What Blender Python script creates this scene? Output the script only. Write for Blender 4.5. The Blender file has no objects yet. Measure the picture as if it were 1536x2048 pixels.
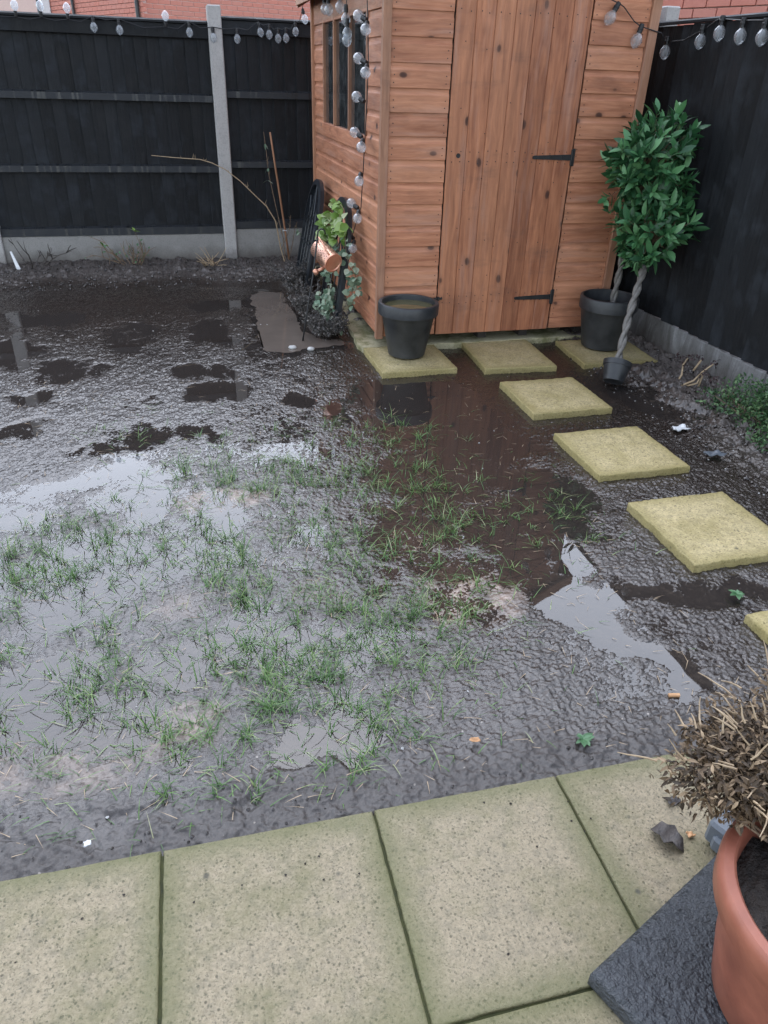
import bpy, bmesh, math, random
import numpy as np
from mathutils import Vector, Matrix, Euler, Quaternion

random.seed(7)
rng = np.random.default_rng(11)
R = math.radians
sc = bpy.context.scene
COL = sc.collection

# ------------------------------------------------------------------ camera
CAM = Vector((0.0, 0.0, 1.6))
ROLL, PITCH, YAW, FPX = R(-1.95), R(30.8), R(15.7), 1466.0
fwd = Vector((math.sin(YAW) * math.cos(PITCH), math.cos(YAW) * math.cos(PITCH), -math.sin(PITCH)))
rt = Vector((math.cos(YAW), -math.sin(YAW), 0))
dn = fwd.cross(rt)
rt2 = math.cos(ROLL) * rt + math.sin(ROLL) * dn
dn2 = -math.sin(ROLL) * rt + math.cos(ROLL) * dn
cam = bpy.data.cameras.new('camera')
cam.sensor_fit = 'VERTICAL'
cam.sensor_height = 36.0
cam.sensor_width = 27.0
cam.lens = 36.0 * FPX / 2048.0
cam.clip_start = 0.02
cam.clip_end = 600
camo = bpy.data.objects.new('camera', cam)
COL.objects.link(camo)
mw = Matrix((rt2, -dn2, -fwd)).transposed().to_4x4()
mw.translation = CAM
camo.matrix_world = mw
sc.camera = camo

# ------------------------------------------------------------------ sky, sun, exposure
SUN_EL, SUN_AZ = R(57), R(6)          # azimuth from +Y towards +X
world = bpy.data.worlds.new('World')
sc.world = world
world.use_nodes = True
wn = world.node_tree.nodes
wl = world.node_tree.links
wn.clear()
sky = wn.new('ShaderNodeTexSky')
sky.sky_type = 'NISHITA'
sky.sun_disc = False
sky.sun_elevation = SUN_EL
sky.sun_rotation = SUN_AZ
sky.air_density = 1.0
sky.dust_density = 0.4
sky.ozone_density = 1.0
hs = wn.new('ShaderNodeHueSaturation')
hs.inputs['Saturation'].default_value = 0.48
wl.new(sky.outputs[0], hs.inputs['Color'])
bg = wn.new('ShaderNodeBackground')
bg.inputs[1].default_value = 0.15
wl.new(hs.outputs[0], bg.inputs[0])
wo = wn.new('ShaderNodeOutputWorld')
wl.new(bg.outputs[0], wo.inputs[0])
sun = bpy.data.lights.new('sun', 'SUN')
sun.energy = 0.68
sun.angle = R(70)
sun.color = (0.86, 0.90, 1.0)
suno = bpy.data.objects.new('sun', sun)
COL.objects.link(suno)
sdir = Vector((math.sin(SUN_AZ) * math.cos(SUN_EL), math.cos(SUN_AZ) * math.cos(SUN_EL), math.sin(SUN_EL)))
suno.rotation_euler = sdir.to_track_quat('Z', 'Y').to_euler()
suno.location = (0, 0, 12)
sc.view_settings.view_transform = 'Standard'
sc.view_settings.look = 'None'
sc.view_settings.gamma = 1.0
sc.view_settings.use_curve_mapping = False
sc.view_settings.exposure = 1.75
sc.cycles.use_denoising = True
sc.cycles.max_bounces = 8
sc.cycles.transparent_max_bounces = 16
sc.cycles.caustics_reflective = False
sc.cycles.caustics_refractive = False
sc.cycles.sample_clamp_indirect = 6.0


# ------------------------------------------------------------------ node helpers
class NT:
    def __init__(s, name):
        s.m = bpy.data.materials.new(name)
        s.m.use_nodes = True
        s.t = s.m.node_tree
        s.t.nodes.clear()
        s.out = s.t.nodes.new('ShaderNodeOutputMaterial')
        tc = s.t.nodes.new('ShaderNodeTexCoord')
        s.obj = tc.outputs['Object']
        s.gen = tc.outputs['Generated']
        oi = s.t.nodes.new('ShaderNodeObjectInfo')
        s.rand = oi.outputs['Random']
        ge = s.t.nodes.new('ShaderNodeNewGeometry')
        s.isl = ge.outputs['Random Per Island']
        s.pos = ge.outputs['Position']
        s.nrm = ge.outputs['Normal']

    def n(s, typ, ins=None, **props):
        nd = s.t.nodes.new(typ)
        for k, v in props.items():
            setattr(nd, k, v)
        for k, v in (ins or {}).items():
            i = nd.inputs[k]
            if isinstance(v, bpy.types.NodeSocket):
                s.t.links.new(v, i)
            else:
                if i.type == 'RGBA' and len(v) == 3:
                    v = (*v, 1)
                i.default_value = v
        return nd

    def math(s, op, a, b=0.0, clamp=False):
        return s.n('ShaderNodeMath', {0: a, 1: b}, operation=op, use_clamp=clamp).outputs[0]

    def vmath(s, op, a, b):
        return s.n('ShaderNodeVectorMath', {0: a, 1: b}, operation=op).outputs[0]

    def scaled(s, v, sx, sy, sz):
        return s.vmath('MULTIPLY', v, (sx, sy, sz))

    def jitter(s, v, amt=37.0):
        """shift a coordinate by the object's random number"""
        c = s.n('ShaderNodeCombineXYZ', {0: s.math('MULTIPLY', s.rand, amt), 1: s.math('MULTIPLY', s.rand, amt * 1.7), 2: s.math('MULTIPLY', s.rand, amt * 2.3)}).outputs[0]
        return s.vmath('ADD', v, c)

    def noise(s, v, scale, detail=3.0, rough=0.55, dist=0.0):
        return s.n('ShaderNodeTexNoise', {'Vector': v, 'Scale': scale, 'Detail': detail, 'Roughness': rough, 'Distortion': dist}).outputs[0]

    def voro(s, v, scale, feature='F1', rnd=1.0):
        return s.n('ShaderNodeTexVoronoi', {'Vector': v, 'Scale': scale, 'Randomness': rnd}, feature=feature)

    def ramp(s, fac, stops, interp='LINEAR'):
        nd = s.n('ShaderNodeValToRGB', {0: fac})
        cr = nd.color_ramp
        cr.interpolation = interp
        while len(cr.elements) < len(stops):
            cr.elements.new(0.5)
        for e, (p, c) in zip(cr.elements, stops):
            e.position = p
            if not isinstance(c, (tuple, list)):
                c = (c, c, c)
            e.color = (*c, 1) if len(c) == 3 else c
        return nd.outputs[0]

    def mix(s, f, a, b, blend='MIX'):
        nd = s.n('ShaderNodeMix', {0: f}, data_type='RGBA', blend_type=blend)
        for i, v in ((6, a), (7, b)):
            if isinstance(v, bpy.types.NodeSocket):
                s.t.links.new(v, nd.inputs[i])
            else:
                if not isinstance(v, (tuple, list)):
                    v = (v, v, v)
                nd.inputs[i].default_value = (*v, 1) if len(v) == 3 else v
        return nd.outputs[2]

    def bump(s, h, strength=0.5, dist=0.01, normal=None):
        ins = {'Height': h, 'Strength': strength, 'Distance': dist}
        if normal is not None:
            ins['Normal'] = normal
        return s.n('ShaderNodeBump', ins).outputs[0]

    def bsdf(s, color, rough=0.5, normal=None, metal=0.0, ior=1.5, coat=0.0, coat_rough=0.1, spec=0.5, extra=None):
        ins = {'Base Color': color, 'Roughness': rough, 'Metallic': metal, 'IOR': ior, 'Coat Weight': coat, 'Coat Roughness': coat_rough, 'Specular IOR Level': spec}
        if normal is not None:
            ins['Normal'] = normal
        ins.update(extra or {})
        p = s.n('ShaderNodeBsdfPrincipled', ins)
        s.t.links.new(p.outputs[0], s.out.inputs[0])
        return p

    def surf(s, sh):
        s.t.links.new(sh, s.out.inputs[0])
        return s.m


MAT = {}


def wood_mat(name, c_lo, c_hi, grain_axis, rough=0.62, knots=True, dark=(0.07, 0.028, 0.018)):
    t = NT(name)
    v = t.jitter(t.obj)
    st = {'x': (2.2, 26, 26), 'y': (26, 2.2, 26), 'z': (26, 26, 2.2)}[grain_axis]
    ks = {'x': (4.4, 6.5, 6.5), 'y': (6.5, 4.4, 6.5), 'z': (6.5, 6.5, 4.0)}[grain_axis]
    warp = t.n('ShaderNodeTexNoise', {'Vector': t.scaled(v, *[a * 0.5 for a in ks]), 'Scale': 1.2, 'Detail': 2.0}).outputs[1]
    v2 = t.vmath('ADD', v, t.scaled(t.vmath('SUBTRACT', warp, (0.5, 0.5, 0.5)), 0.05, 0.05, 0.05))
    g = t.noise(t.scaled(v2, *st), 1.6, 5, 0.6, 0.4)
    fine = t.noise(t.scaled(v2, *[a * 4 for a in st]), 1.5, 3, 0.6)
    big = t.noise(v, 3.2, 3, 0.6)
    base = t.mix(t.ramp(g, [(0.24, 0), (0.74, 1)]), c_lo, c_hi)
    base = t.mix(t.math('MULTIPLY', fine, 0.35), base, t.mix(0.5, base, dark))
    base = t.mix(t.math('MULTIPLY', t.ramp(big, [(0.35, 0), (0.7, 1)]), 0.35), base, t.mix(0.5, base, dark))
    # board to board difference
    base = t.mix(t.ramp(t.rand, [(0.0, 0.32), (0.45, 0.0), (1.0, 0.0)]), base, t.mix(0.7, base, dark))
    base = t.mix(t.ramp(t.rand, [(0.5, 0.0), (1.0, 0.3)]), base, (0.60, 0.30, 0.17))
    h = t.math('ADD', t.math('MULTIPLY', g, 0.6), t.math('MULTIPLY', fine, 0.4))
    if knots:
        vo = t.voro(t.scaled(v2, *ks), 1.35)
        d = vo.outputs['Distance']
        pick = t.math('GREATER_THAN', t.n('ShaderNodeSeparateColor', {0: vo.outputs['Color']}).outputs[0], 0.42)
        k = t.math('MULTIPLY', t.ramp(d, [(0.07, 1), (0.12, 0.8), (0.16, 0)]), pick)
        halo = t.math('MULTIPLY', t.ramp(d, [(0.09, 0.65), (0.3, 0)]), pick)
        base = t.mix(halo, base, t.mix(0.5, base, dark))
        base = t.mix(k, base, dark)
    wst = t.noise(t.scaled(v2, *[a * 0.45 for a in st]), 1.3, 4, 0.65)
    base = t.mix(t.ramp(wst, [(0.52, 0), (0.74, 0.45)]), base, (0.44, 0.27, 0.21))
    base = t.mix(t.ramp(wst, [(0.28, 0.55), (0.45, 0)]), base, t.mix(0.55, base, dark))
    # damp blackening, patchy
    wz = t.noise(t.scaled(t.pos, 3, 3, 9), 1.0, 4, 0.7)
    base = t.mix(t.math('MULTIPLY', t.ramp(wz, [(0.55, 0), (0.75, 1)]), 0.35), base, (0.09, 0.06, 0.05))
    t.bsdf(base, t.ramp(fine, [(0.3, rough - 0.08), (0.7, rough + 0.1)]), t.bump(h, 0.35, 0.004), spec=0.4)
    MAT[name] = t.m
    return t.m


wood_mat('shed_board_x', (0.34, 0.12, 0.058), (0.68, 0.31, 0.175), 'x')
wood_mat('shed_board_y', (0.34, 0.12, 0.06), (0.66, 0.30, 0.17), 'y')
wood_mat('shed_plank', (0.22, 0.068, 0.032), (0.58, 0.24, 0.12), 'z')
wood_mat('shed_trim', (0.30, 0.14, 0.08), (0.47, 0.25, 0.155), 'z', knots=False)
wood_mat('cane_wood', (0.20, 0.10, 0.05), (0.33, 0.17, 0.09), 'z', knots=False)

# black stained fence timber
t = NT('fence_black')
v = t.jitter(t.obj)
g = t.noise(t.scaled(v, 30, 30, 2.2), 1.5, 5, 0.65, 0.5)
b = t.noise(v, 5, 4, 0.6)
vo = t.voro(t.scaled(v, 6, 6, 2.2), 1.3)
kn = t.ramp(vo.outputs['Distance'], [(0.06, 1), (0.2, 0)])
c = t.mix(g, (0.0015, 0.0018, 0.0024), (0.0065, 0.0076, 0.0095))
c = t.mix(t.ramp(b, [(0.5, 0), (0.68, 0.75)]), c, (0.026, 0.030, 0.036))
c = t.mix(t.math('MULTIPLY', t.rand, 0.7), c, t.mix(0.45, c, (0.026, 0.03, 0.036)))
t.bsdf(c, t.ramp(b, [(0.3, 0.62), (0.7, 0.85)]), t.bump(t.math('ADD', g, t.math('MULTIPLY', kn, 0.8)), 0.7, 0.008), spec=0.35)
MAT['fence_black'] = t.m
# rail: same stain with wet drip streaks
t = NT('fence_rail')
v = t.jitter(t.obj)
g = t.noise(t.scaled(v, 2.2, 30, 30), 1.5, 5, 0.65, 0.5)
dr = t.noise(t.scaled(v, 46, 1, 1.6), 1.0, 2, 0.6)
c = t.mix(g, (0.008, 0.0095, 0.012), (0.022, 0.025, 0.030))
c = t.mix(t.ramp(dr, [(0.56, 0), (0.6, 1)]), c, (0.005, 0.006, 0.008))
t.bsdf(c, t.ramp(dr, [(0.56, 0.68), (0.6, 0.3)]), t.bump(g, 0.4, 0.004), spec=0.45)
MAT['fence_rail'] = t.m


def concrete_mat(name, a, b, streak=False, moss=0.0):
    t = NT(name)
    v = t.jitter(t.obj, 3.0)
    n1 = t.noise(v, 9, 5, 0.7)
    n2 = t.noise(v, 95, 3, 0.6)
    pits = t.voro(v, 60)
    c = t.mix(n1, a, b)
    c = t.mix(t.ramp(n2, [(0.35, 0.35), (0.5, 0)]), c, t.mix(0.5, a, (0.05, 0.05, 0.05)))
    if streak:
        s1 = t.noise(t.scaled(t.obj, 1, 6, 1.4), 1.3, 6, 0.7, 1.4)
        c = t.mix(t.ramp(s1, [(0.36, 0.7), (0.6, 0)]), c, (0.085, 0.08, 0.072))
        c = t.mix(t.ramp(s1, [(0.6, 0), (0.72, 0.5)]), c, (0.5, 0.5, 0.5))
    if moss:
        mm = t.noise(v, 6, 5, 0.75)
        c = t.mix(t.math('MULTIPLY', t.ramp(mm, [(0.48, 0), (0.62, 1)]), moss), c, (0.12, 0.12, 0.035))
    # rain-splashed soil on the lowest part
    splash = 0.75 if not moss else 0.0
    z = t.n('ShaderNodeSeparateXYZ', {0: t.pos}).outputs[2]
    spl = t.math('MULTIPLY', t.ramp(t.math('ADD', z, t.math('MULTIPLY', t.math('SUBTRACT', n1, 0.5), 0.15)), [(0.02, 1), (0.16, 0)]), splash)
    c = t.mix(spl, c, (0.07, 0.055, 0.045))
    h = t.math('ADD', n2, t.math('MULTIPLY', t.ramp(pits.outputs['Distance'], [(0.0, 0), (0.3, 1)]), 0.6))
    t.bsdf(c, 0.75, t.bump(h, 0.5, 0.003), spec=0.35)
    MAT[name] = t.m


concrete_mat('concrete_post', (0.33, 0.32, 0.31), (0.50, 0.485, 0.47))
concrete_mat('concrete_gravel', (0.20, 0.195, 0.185), (0.31, 0.30, 0.285))
concrete_mat('concrete_streak', (0.18, 0.18, 0.18), (0.29, 0.29, 0.29), streak=True)
concrete_mat('concrete_base', (0.30, 0.265, 0.16), (0.52, 0.47, 0.31), moss=0.75)


def slab_mat(name, a, b, algae, alg_amt, grit=150):
    t = NT(name)
    v = t.jitter(t.obj, 5.0)
    n1 = t.noise(v, 5.5, 4, 0.65)
    n2 = t.noise(v, grit, 3, 0.65)
    cell = t.noise(v, grit * 0.55, 6, 0.85)
    cell = t.ramp(cell, [(0.32, 0), (0.68, 1)])
    c = t.mix(cell, a, b)
    c = t.mix(t.ramp(n2, [(0.34, 0.85), (0.46, 0)]), c, t.mix(0.8, a, (0.05, 0.05, 0.03)))
    pit = t.voro(v, grit * 0.45)
    pc = t.n('ShaderNodeSeparateColor', {0: pit.outputs['Color']}).outputs[0]
    pm = t.math('MULTIPLY', t.ramp(pit.outputs['Distance'], [(0.16, 1), (0.3, 0)]), t.math('GREATER_THAN', pc, 0.62))
    c = t.mix(t.math('MULTIPLY', pm, 0.75), c, t.mix(0.85, a, (0.04, 0.04, 0.025)))
    n3 = t.noise(v, 34, 4, 0.75)
    c = t.mix(t.ramp(n3, [(0.47, 0), (0.68, 0.5)]), c, t.mix(0.5, a, (0.09, 0.095, 0.075)))
    c = t.mix(t.math('MULTIPLY', t.rand, 0.3), c, t.mix(0.5, c, (0.36, 0.30, 0.22)))
    # algae: thicker round the rim of the flag and in blotches
    gx = t.n('ShaderNodeSeparateXYZ', {0: t.gen})
    ex = t.math('MINIMUM', gx.outputs[0], t.math('SUBTRACT', 1.0, gx.outputs[0]))
    ey = t.math('MINIMUM', gx.outputs[1], t.math('SUBTRACT', 1.0, gx.outputs[1]))
    e = t.math('MINIMUM', ex, ey)
    e = t.math('ADD', e, t.math('MULTIPLY', t.math('SUBTRACT', n1, 0.5), 0.35))
    al = t.math('ADD', t.ramp(e, [(0.0, 0.8), (0.14, 0.0)]), t.ramp(n1, [(0.45, 0), (0.7, 0.7)]))
    c = t.mix(t.math('MULTIPLY', al, alg_amt, True), c, algae)
    # dark lichen spots
    sp = t.voro(v, 11)
    spc = t.n('ShaderNodeSeparateColor', {0: sp.outputs['Color']}).outputs[1]
    spm = t.math('MULTIPLY', t.ramp(sp.outputs['Distance'], [(0.05, 1), (0.1, 0)]), t.math('GREATER_THAN', spc, 0.6))
    c = t.mix(t.math('MULTIPLY', spm, 0.75), c, (0.045, 0.045, 0.035))
    h = t.math('SUBTRACT', t.math('ADD', n2, t.math('MULTIPLY', cell, 0.5)), t.math('MULTIPLY', pm, 0.8))
    h = t.math('ADD', h, t.math('MULTIPLY', n3, 0.7))
    t.bsdf(c, t.ramp(n1, [(0.3, 0.42), (0.7, 0.7)]), t.bump(h, 0.55, 0.004), spec=0.4)
    MAT[name] = t.m


slab_mat('patio_slab', (0.185, 0.15, 0.09), (0.40, 0.33, 0.22), (0.105, 0.112, 0.038), 0.75, grit=180)
slab_mat('step_slab', (0.33, 0.262, 0.125), (0.68, 0.56, 0.30), (0.20, 0.165, 0.04), 0.6, grit=125)

# mud
t = NT('mud')
v = t.pos
silt = t.n('ShaderNodeAttribute', attribute_name='silt').outputs['Fac']
n1 = t.noise(v, 2.2, 4, 0.6)
n2 = t.noise(v, 125, 4, 0.75)
n3 = t.noise(v, 330, 3, 0.6)
c = t.mix(t.ramp(n2, [(0.3, 0), (0.7, 1)]), (0.007, 0.005, 0.004), (0.042, 0.031, 0.025))
c = t.mix(t.ramp(n1, [(0.4, 0), (0.7, 0.4)]), c, (0.036, 0.025, 0.020))
c = t.mix(t.math('MULTIPLY', silt, t.ramp(n2, [(0.25, 0.55), (0.6, 1)])), c, (0.30, 0.215, 0.165))
sp = t.voro(v, 48)
spc = t.n('ShaderNodeSeparateColor', {0: sp.outputs['Color']}).outputs[1]
c = t.mix(t.math('MULTIPLY', t.ramp(sp.outputs['Distance'], [(0.1, 1), (0.2, 0)]), t.math('GREATER_THAN', spc, 0.93)), c, (0.22, 0.19, 0.16))
dry = t.n('ShaderNodeAttribute', attribute_name='dry').outputs['Fac']
bedf = t.n('ShaderNodeAttribute', attribute_name='bed').outputs['Fac']
c = t.mix(t.math('MULTIPLY', bedf, t.ramp(n2, [(0.3, 0.35), (0.65, 0.9)])), c, (0.088, 0.072, 0.063))
rg = t.math('ADD', t.ramp(n1, [(0.3, 0.05), (0.75, 0.13)]), t.math('MULTIPLY', dry, 0.55))
h = t.math('ADD', n2, t.math('MULTIPLY', n3, 0.45))
t.bsdf(c, rg, t.bump(h, 0.5, 0.0034), ior=1.7, spec=0.5)
MAT['mud'] = t.m

# puddle water: clear film over mud, slightly brown
t = NT('puddle_water')
rip = t.noise(t.pos, 7, 2, 0.5)
nb = t.bump(rip, 0.012, 0.02)
fr = t.n('ShaderNodeFresnel', {'IOR': 1.6, 'Normal': nb}).outputs[0]
tr = t.n('ShaderNodeBsdfTransparent', {0: (0.74, 0.66, 0.58)}).outputs[0]
gl = t.n('ShaderNodeBsdfGlossy', {'Color': (1, 1, 1), 'Roughness': 0.015, 'Normal': nb}).outputs[0]
df = t.n('ShaderNodeBsdfDiffuse', {'Color': (0.062, 0.052, 0.047)}).outputs[0]
murk = t.n('ShaderNodeMixShader', {0: 0.38, 1: tr, 2: df}).outputs[0]
ms = t.n('ShaderNodeMixShader', {0: fr, 1: murk, 2: gl}).outputs[0]
MAT['puddle_water'] = t.surf(ms)

# window glass
t = NT('glass')
fr = t.n('ShaderNodeFresnel', {'IOR': 2.0}).outputs[0]
dirt_sheen = t.noise(t.pos, 14, 4, 0.7)
tr = t.n('ShaderNodeBsdfTransparent', {0: (0.82, 0.88, 0.88)}).outputs[0]
gl = t.n('ShaderNodeBsdfGlossy', {'Color': (0.95, 0.97, 1), 'Roughness': 0.02}).outputs[0]
df = t.n('ShaderNodeBsdfDiffuse', {'Color': (0.3, 0.32, 0.32)}).outputs[0]
b_ = t.n('ShaderNodeMixShader', {0: t.ramp(dirt_sheen, [(0.4, 0.05), (0.8, 0.3)]), 1: tr, 2: df}).outputs[0]  # dirt film, made heavier to stand in for pale reflections
MAT['glass'] = t.surf(t.n('ShaderNodeMixShader', {0: fr, 1: b_, 2: gl}).outputs[0])

# festoon bulb plastic
t = NT('bulb_clear')
fr = t.n('ShaderNodeLayerWeight', {'Blend': 0.35}).outputs['Facing']
tr = t.n('ShaderNodeBsdfTransparent', {0: (0.92, 0.95, 0.97)}).outputs[0]
gl = t.n('ShaderNodeBsdfGlossy', {'Color': (1, 1, 1), 'Roughness': 0.08}).outputs[0]
df = t.n('ShaderNodeBsdfTranslucent', {'Color': (0.8, 0.83, 0.86)}).outputs[0]
d2 = t.n('ShaderNodeBsdfDiffuse', {'Color': (0.75, 0.78, 0.82)}).outputs[0]
dd = t.n('ShaderNodeMixShader', {0: 0.5, 1: df, 2: d2}).outputs[0]
a1 = t.n('ShaderNodeMixShader', {0: 0.3, 1: tr, 2: dd}).outputs[0]
MAT['bulb_clear'] = t.surf(t.n('ShaderNodeMixShader', {0: t.math('MULTIPLY', fr, 0.4), 1: a1, 2: gl}).outputs[0])


def plain(name, c1, c2, rough=0.5, scale=12, bump=0.2, bscale=60, metal=0.0, spec=0.5, dist=0.003, coat=0.0):
    t = NT(name)
    v = t.jitter(t.obj, 4)
    n1 = t.noise(v, scale, 4, 0.65)
    n2 = t.noise(v, bscale, 3, 0.6)
    t.bsdf(t.mix(t.ramp(n1, [(0.3, 0), (0.7, 1)]), c1, c2), t.ramp(n1, [(0.3, rough - 0.07), (0.7, rough + 0.1)]), t.bump(n2, bump, dist), metal=metal, spec=spec, coat=coat)
    MAT[name] = t.m


plain('black_plastic', (0.014, 0.016, 0.019), (0.045, 0.047, 0.05), 0.42, 9, 0.25, 45)
plain('black_paint', (0.008, 0.010, 0.013), (0.02, 0.024, 0.03), 0.35, 14, 0.15)
plain('black_rubber_cord', (0.006, 0.006, 0.007), (0.014, 0.014, 0.016), 0.5)
plain('black_iron', (0.008, 0.008, 0.009), (0.02, 0.02, 0.021), 0.5, 20, 0.4, 120)
plain('copper', (0.62, 0.30, 0.20), (0.74, 0.42, 0.30), 0.38, 20, 0.1, metal=0.75)
plain('terracotta', (0.21, 0.066, 0.040), (0.33, 0.115, 0.072), 0.42, 9, 0.2, 60)
plain('soil', (0.012, 0.009, 0.007), (0.05, 0.038, 0.03), 0.7, 40, 1.0, 90, dist=0.02)
plain('resin_base', (0.022, 0.025, 0.029), (0.05, 0.055, 0.062), 0.34, 30, 1.0, 85, dist=0.012)
plain('grey_plastic', (0.085, 0.10, 0.12), (0.13, 0.145, 0.165), 0.4, 20, 0.1)
plain('white_plastic', (0.62, 0.63, 0.64), (0.75, 0.76, 0.77), 0.4, 30, 0.2)
plain('pebble', (0.30, 0.30, 0.29), (0.48, 0.47, 0.45), 0.5, 30, 0.3)
plain('dark_interior', (0.02, 0.018, 0.016), (0.05, 0.04, 0.033), 0.8)
plain('roof_felt', (0.03, 0.045, 0.035), (0.06, 0.075, 0.06), 0.85, 20, 0.7, 200)
plain('twig_brown', (0.10, 0.065, 0.042), (0.24, 0.17, 0.11), 0.7, 30, 0.4, 120)
plain('twig_dark', (0.035, 0.03, 0.028), (0.095, 0.08, 0.07), 0.75, 30, 0.4, 120)
plain('twig_pale', (0.30, 0.215, 0.13), (0.46, 0.35, 0.23), 0.7, 30, 0.3, 120)
plain('trunk_grey', (0.105, 0.095, 0.085), (0.21, 0.20, 0.185), 0.65, 24, 0.6, 70, dist=0.006)
plain('leaf_litter', (0.025, 0.02, 0.02), (0.09, 0.075, 0.065), 0.45, 40, 0.6, 90, dist=0.006)
plain('tan_bit', (0.42, 0.22, 0.10), (0.62, 0.36, 0.18), 0.6, 60, 0.2)
plain('mortar', (0.58, 0.40, 0.35), (0.68, 0.50, 0.44), 0.9, 30, 0.5, 200)
plain('roof_tile', (0.10, 0.06, 0.05), (0.16, 0.09, 0.075), 0.8, 8, 0.4)


def leaf_mat(name, stops, rough=0.38, trans=0.18):
    t = NT(name)
    v = t.jitter(t.obj, 2)
    r = t.n('ShaderNodeMath', {0: t.math('ADD', t.isl, t.math('MULTIPLY', t.rand, 0.73)), 1: 1.0}, operation='FRACT').outputs[0]
    c = t.ramp(r, stops)
    n1 = t.noise(v, 45, 3, 0.6)
    c = t.mix(t.math('MULTIPLY', n1, 0.4), c, t.mix(0.6, c, (0.01, 0.014, 0.01)))
    t.bsdf(c, rough, t.bump(n1, 0.25, 0.003), spec=0.5, extra={'Transmission Weight': 0.0, 'Subsurface Weight': 0.0})
    p = [n for n in t.t.nodes if n.type == 'BSDF_PRINCIPLED'][0]
    tl = t.n('ShaderNodeBsdfTranslucent', {'Color': c}).outputs[0]
    t.surf(t.n('ShaderNodeMixShader', {0: trans, 1: p.outputs[0], 2: tl}).outputs[0])
    MAT[name] = t.m


leaf_mat('laurel_leaf', [(0.0, (0.02, 0.075, 0.03)), (0.4, (0.04, 0.14, 0.055)), (0.75, (0.08, 0.235, 0.09)), (1.0, (0.17, 0.37, 0.16))], 0.42)
leaf_mat('ivy_leaf', [(0.0, (0.10, 0.19, 0.03)), (0.5, (0.19, 0.33, 0.055)), (0.8, (0.28, 0.42, 0.10)), (1.0, (0.42, 0.47, 0.27))], 0.45)
leaf_mat('eucalyptus_leaf', [(0.0, (0.09, 0.16, 0.10)), (0.5, (0.19, 0.29, 0.19)), (0.8, (0.33, 0.43, 0.30)), (1.0, (0.55, 0.60, 0.46))], 0.55)
leaf_mat('privet_leaf', [(0.0, (0.03, 0.08, 0.03)), (0.5, (0.06, 0.14, 0.05)), (0.85, (0.11, 0.21, 0.08)), (1.0, (0.19, 0.29, 0.12))], 0.5)
leaf_mat('dead_leaf', [(0.0, (0.032, 0.019, 0.009)), (0.45, (0.085, 0.052, 0.026)), (0.8, (0.18, 0.115, 0.06)), (1.0, (0.42, 0.30, 0.18))], 0.6, 0.1)
leaf_mat('purple_leaf', [(0.0, (0.03, 0.018, 0.02)), (1.0, (0.085, 0.045, 0.045))], 0.6)
leaf_mat('heather', [(0.0, (0.025, 0.024, 0.024)), (0.6, (0.085, 0.078, 0.072)), (1.0, (0.27, 0.25, 0.23))], 0.7, 0.05)
leaf_mat('weed_leaf', [(0.0, (0.05, 0.14, 0.05)), (1.0, (0.12, 0.26, 0.12))], 0.5)
leaf_mat('grass_blade', [(0.0, (0.035, 0.085, 0.02)), (0.4, (0.075, 0.17, 0.04)), (0.75, (0.14, 0.27, 0.065)), (0.93, (0.27, 0.38, 0.13)), (1.0, (0.42, 0.42, 0.24))], 0.38, 0.25)

# bricks
t = NT('brick_red')
v = t.jitter(t.obj, 9)
n1 = t.noise(v, 14, 4, 0.65)
c = t.mix(n1, (0.50, 0.17, 0.125), (0.66, 0.28, 0.215))
c = t.mix(t.math('MULTIPLY', t.rand, 0.65), c, (0.55, 0.25, 0.20))
t.bsdf(c, 0.85, t.bump(t.noise(v, 90, 3, 0.6), 0.4, 0.004), spec=0.3)
MAT['brick_red'] = t.m
t = NT('brick_wall_far')
g = t.n('ShaderNodeTexBrick', {'Vector': t.gen, 'Color1': (0.50, 0.18, 0.135), 'Color2': (0.62, 0.26, 0.20), 'Mortar': (0.6, 0.42, 0.36), 'Scale': 1.0, 'Mortar Size': 0.01, 'Brick Width': 0.225, 'Row Height': 0.075})
mp = t.n('ShaderNodeAttribute', attribute_name='wallco').outputs['Vector']
t.t.links.new(mp, g.inputs['Vector'])
t.bsdf(g.outputs[0], 0.85, spec=0.3)
MAT['brick_wall_far'] = t.m


# ------------------------------------------------------------------ mesh helpers
def origin(o):
    p = Vector((0, 0, 0))
    while o is not None:
        p = p + o.location
        o = o.parent
    return p


def tag(o, label=None, cat=None, group=None, kind=None):
    if label:
        o['label'] = label
    if cat:
        o['category'] = cat
    if group:
        o['group'] = group
    if kind:
        o['kind'] = kind
    return o


def thing(name, loc, label, cat, group=None):
    o = bpy.data.objects.new(name, None)
    o.empty_display_size = 0.1
    o.location = loc
    COL.objects.link(o)
    return tag(o, label, cat, group)


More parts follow.
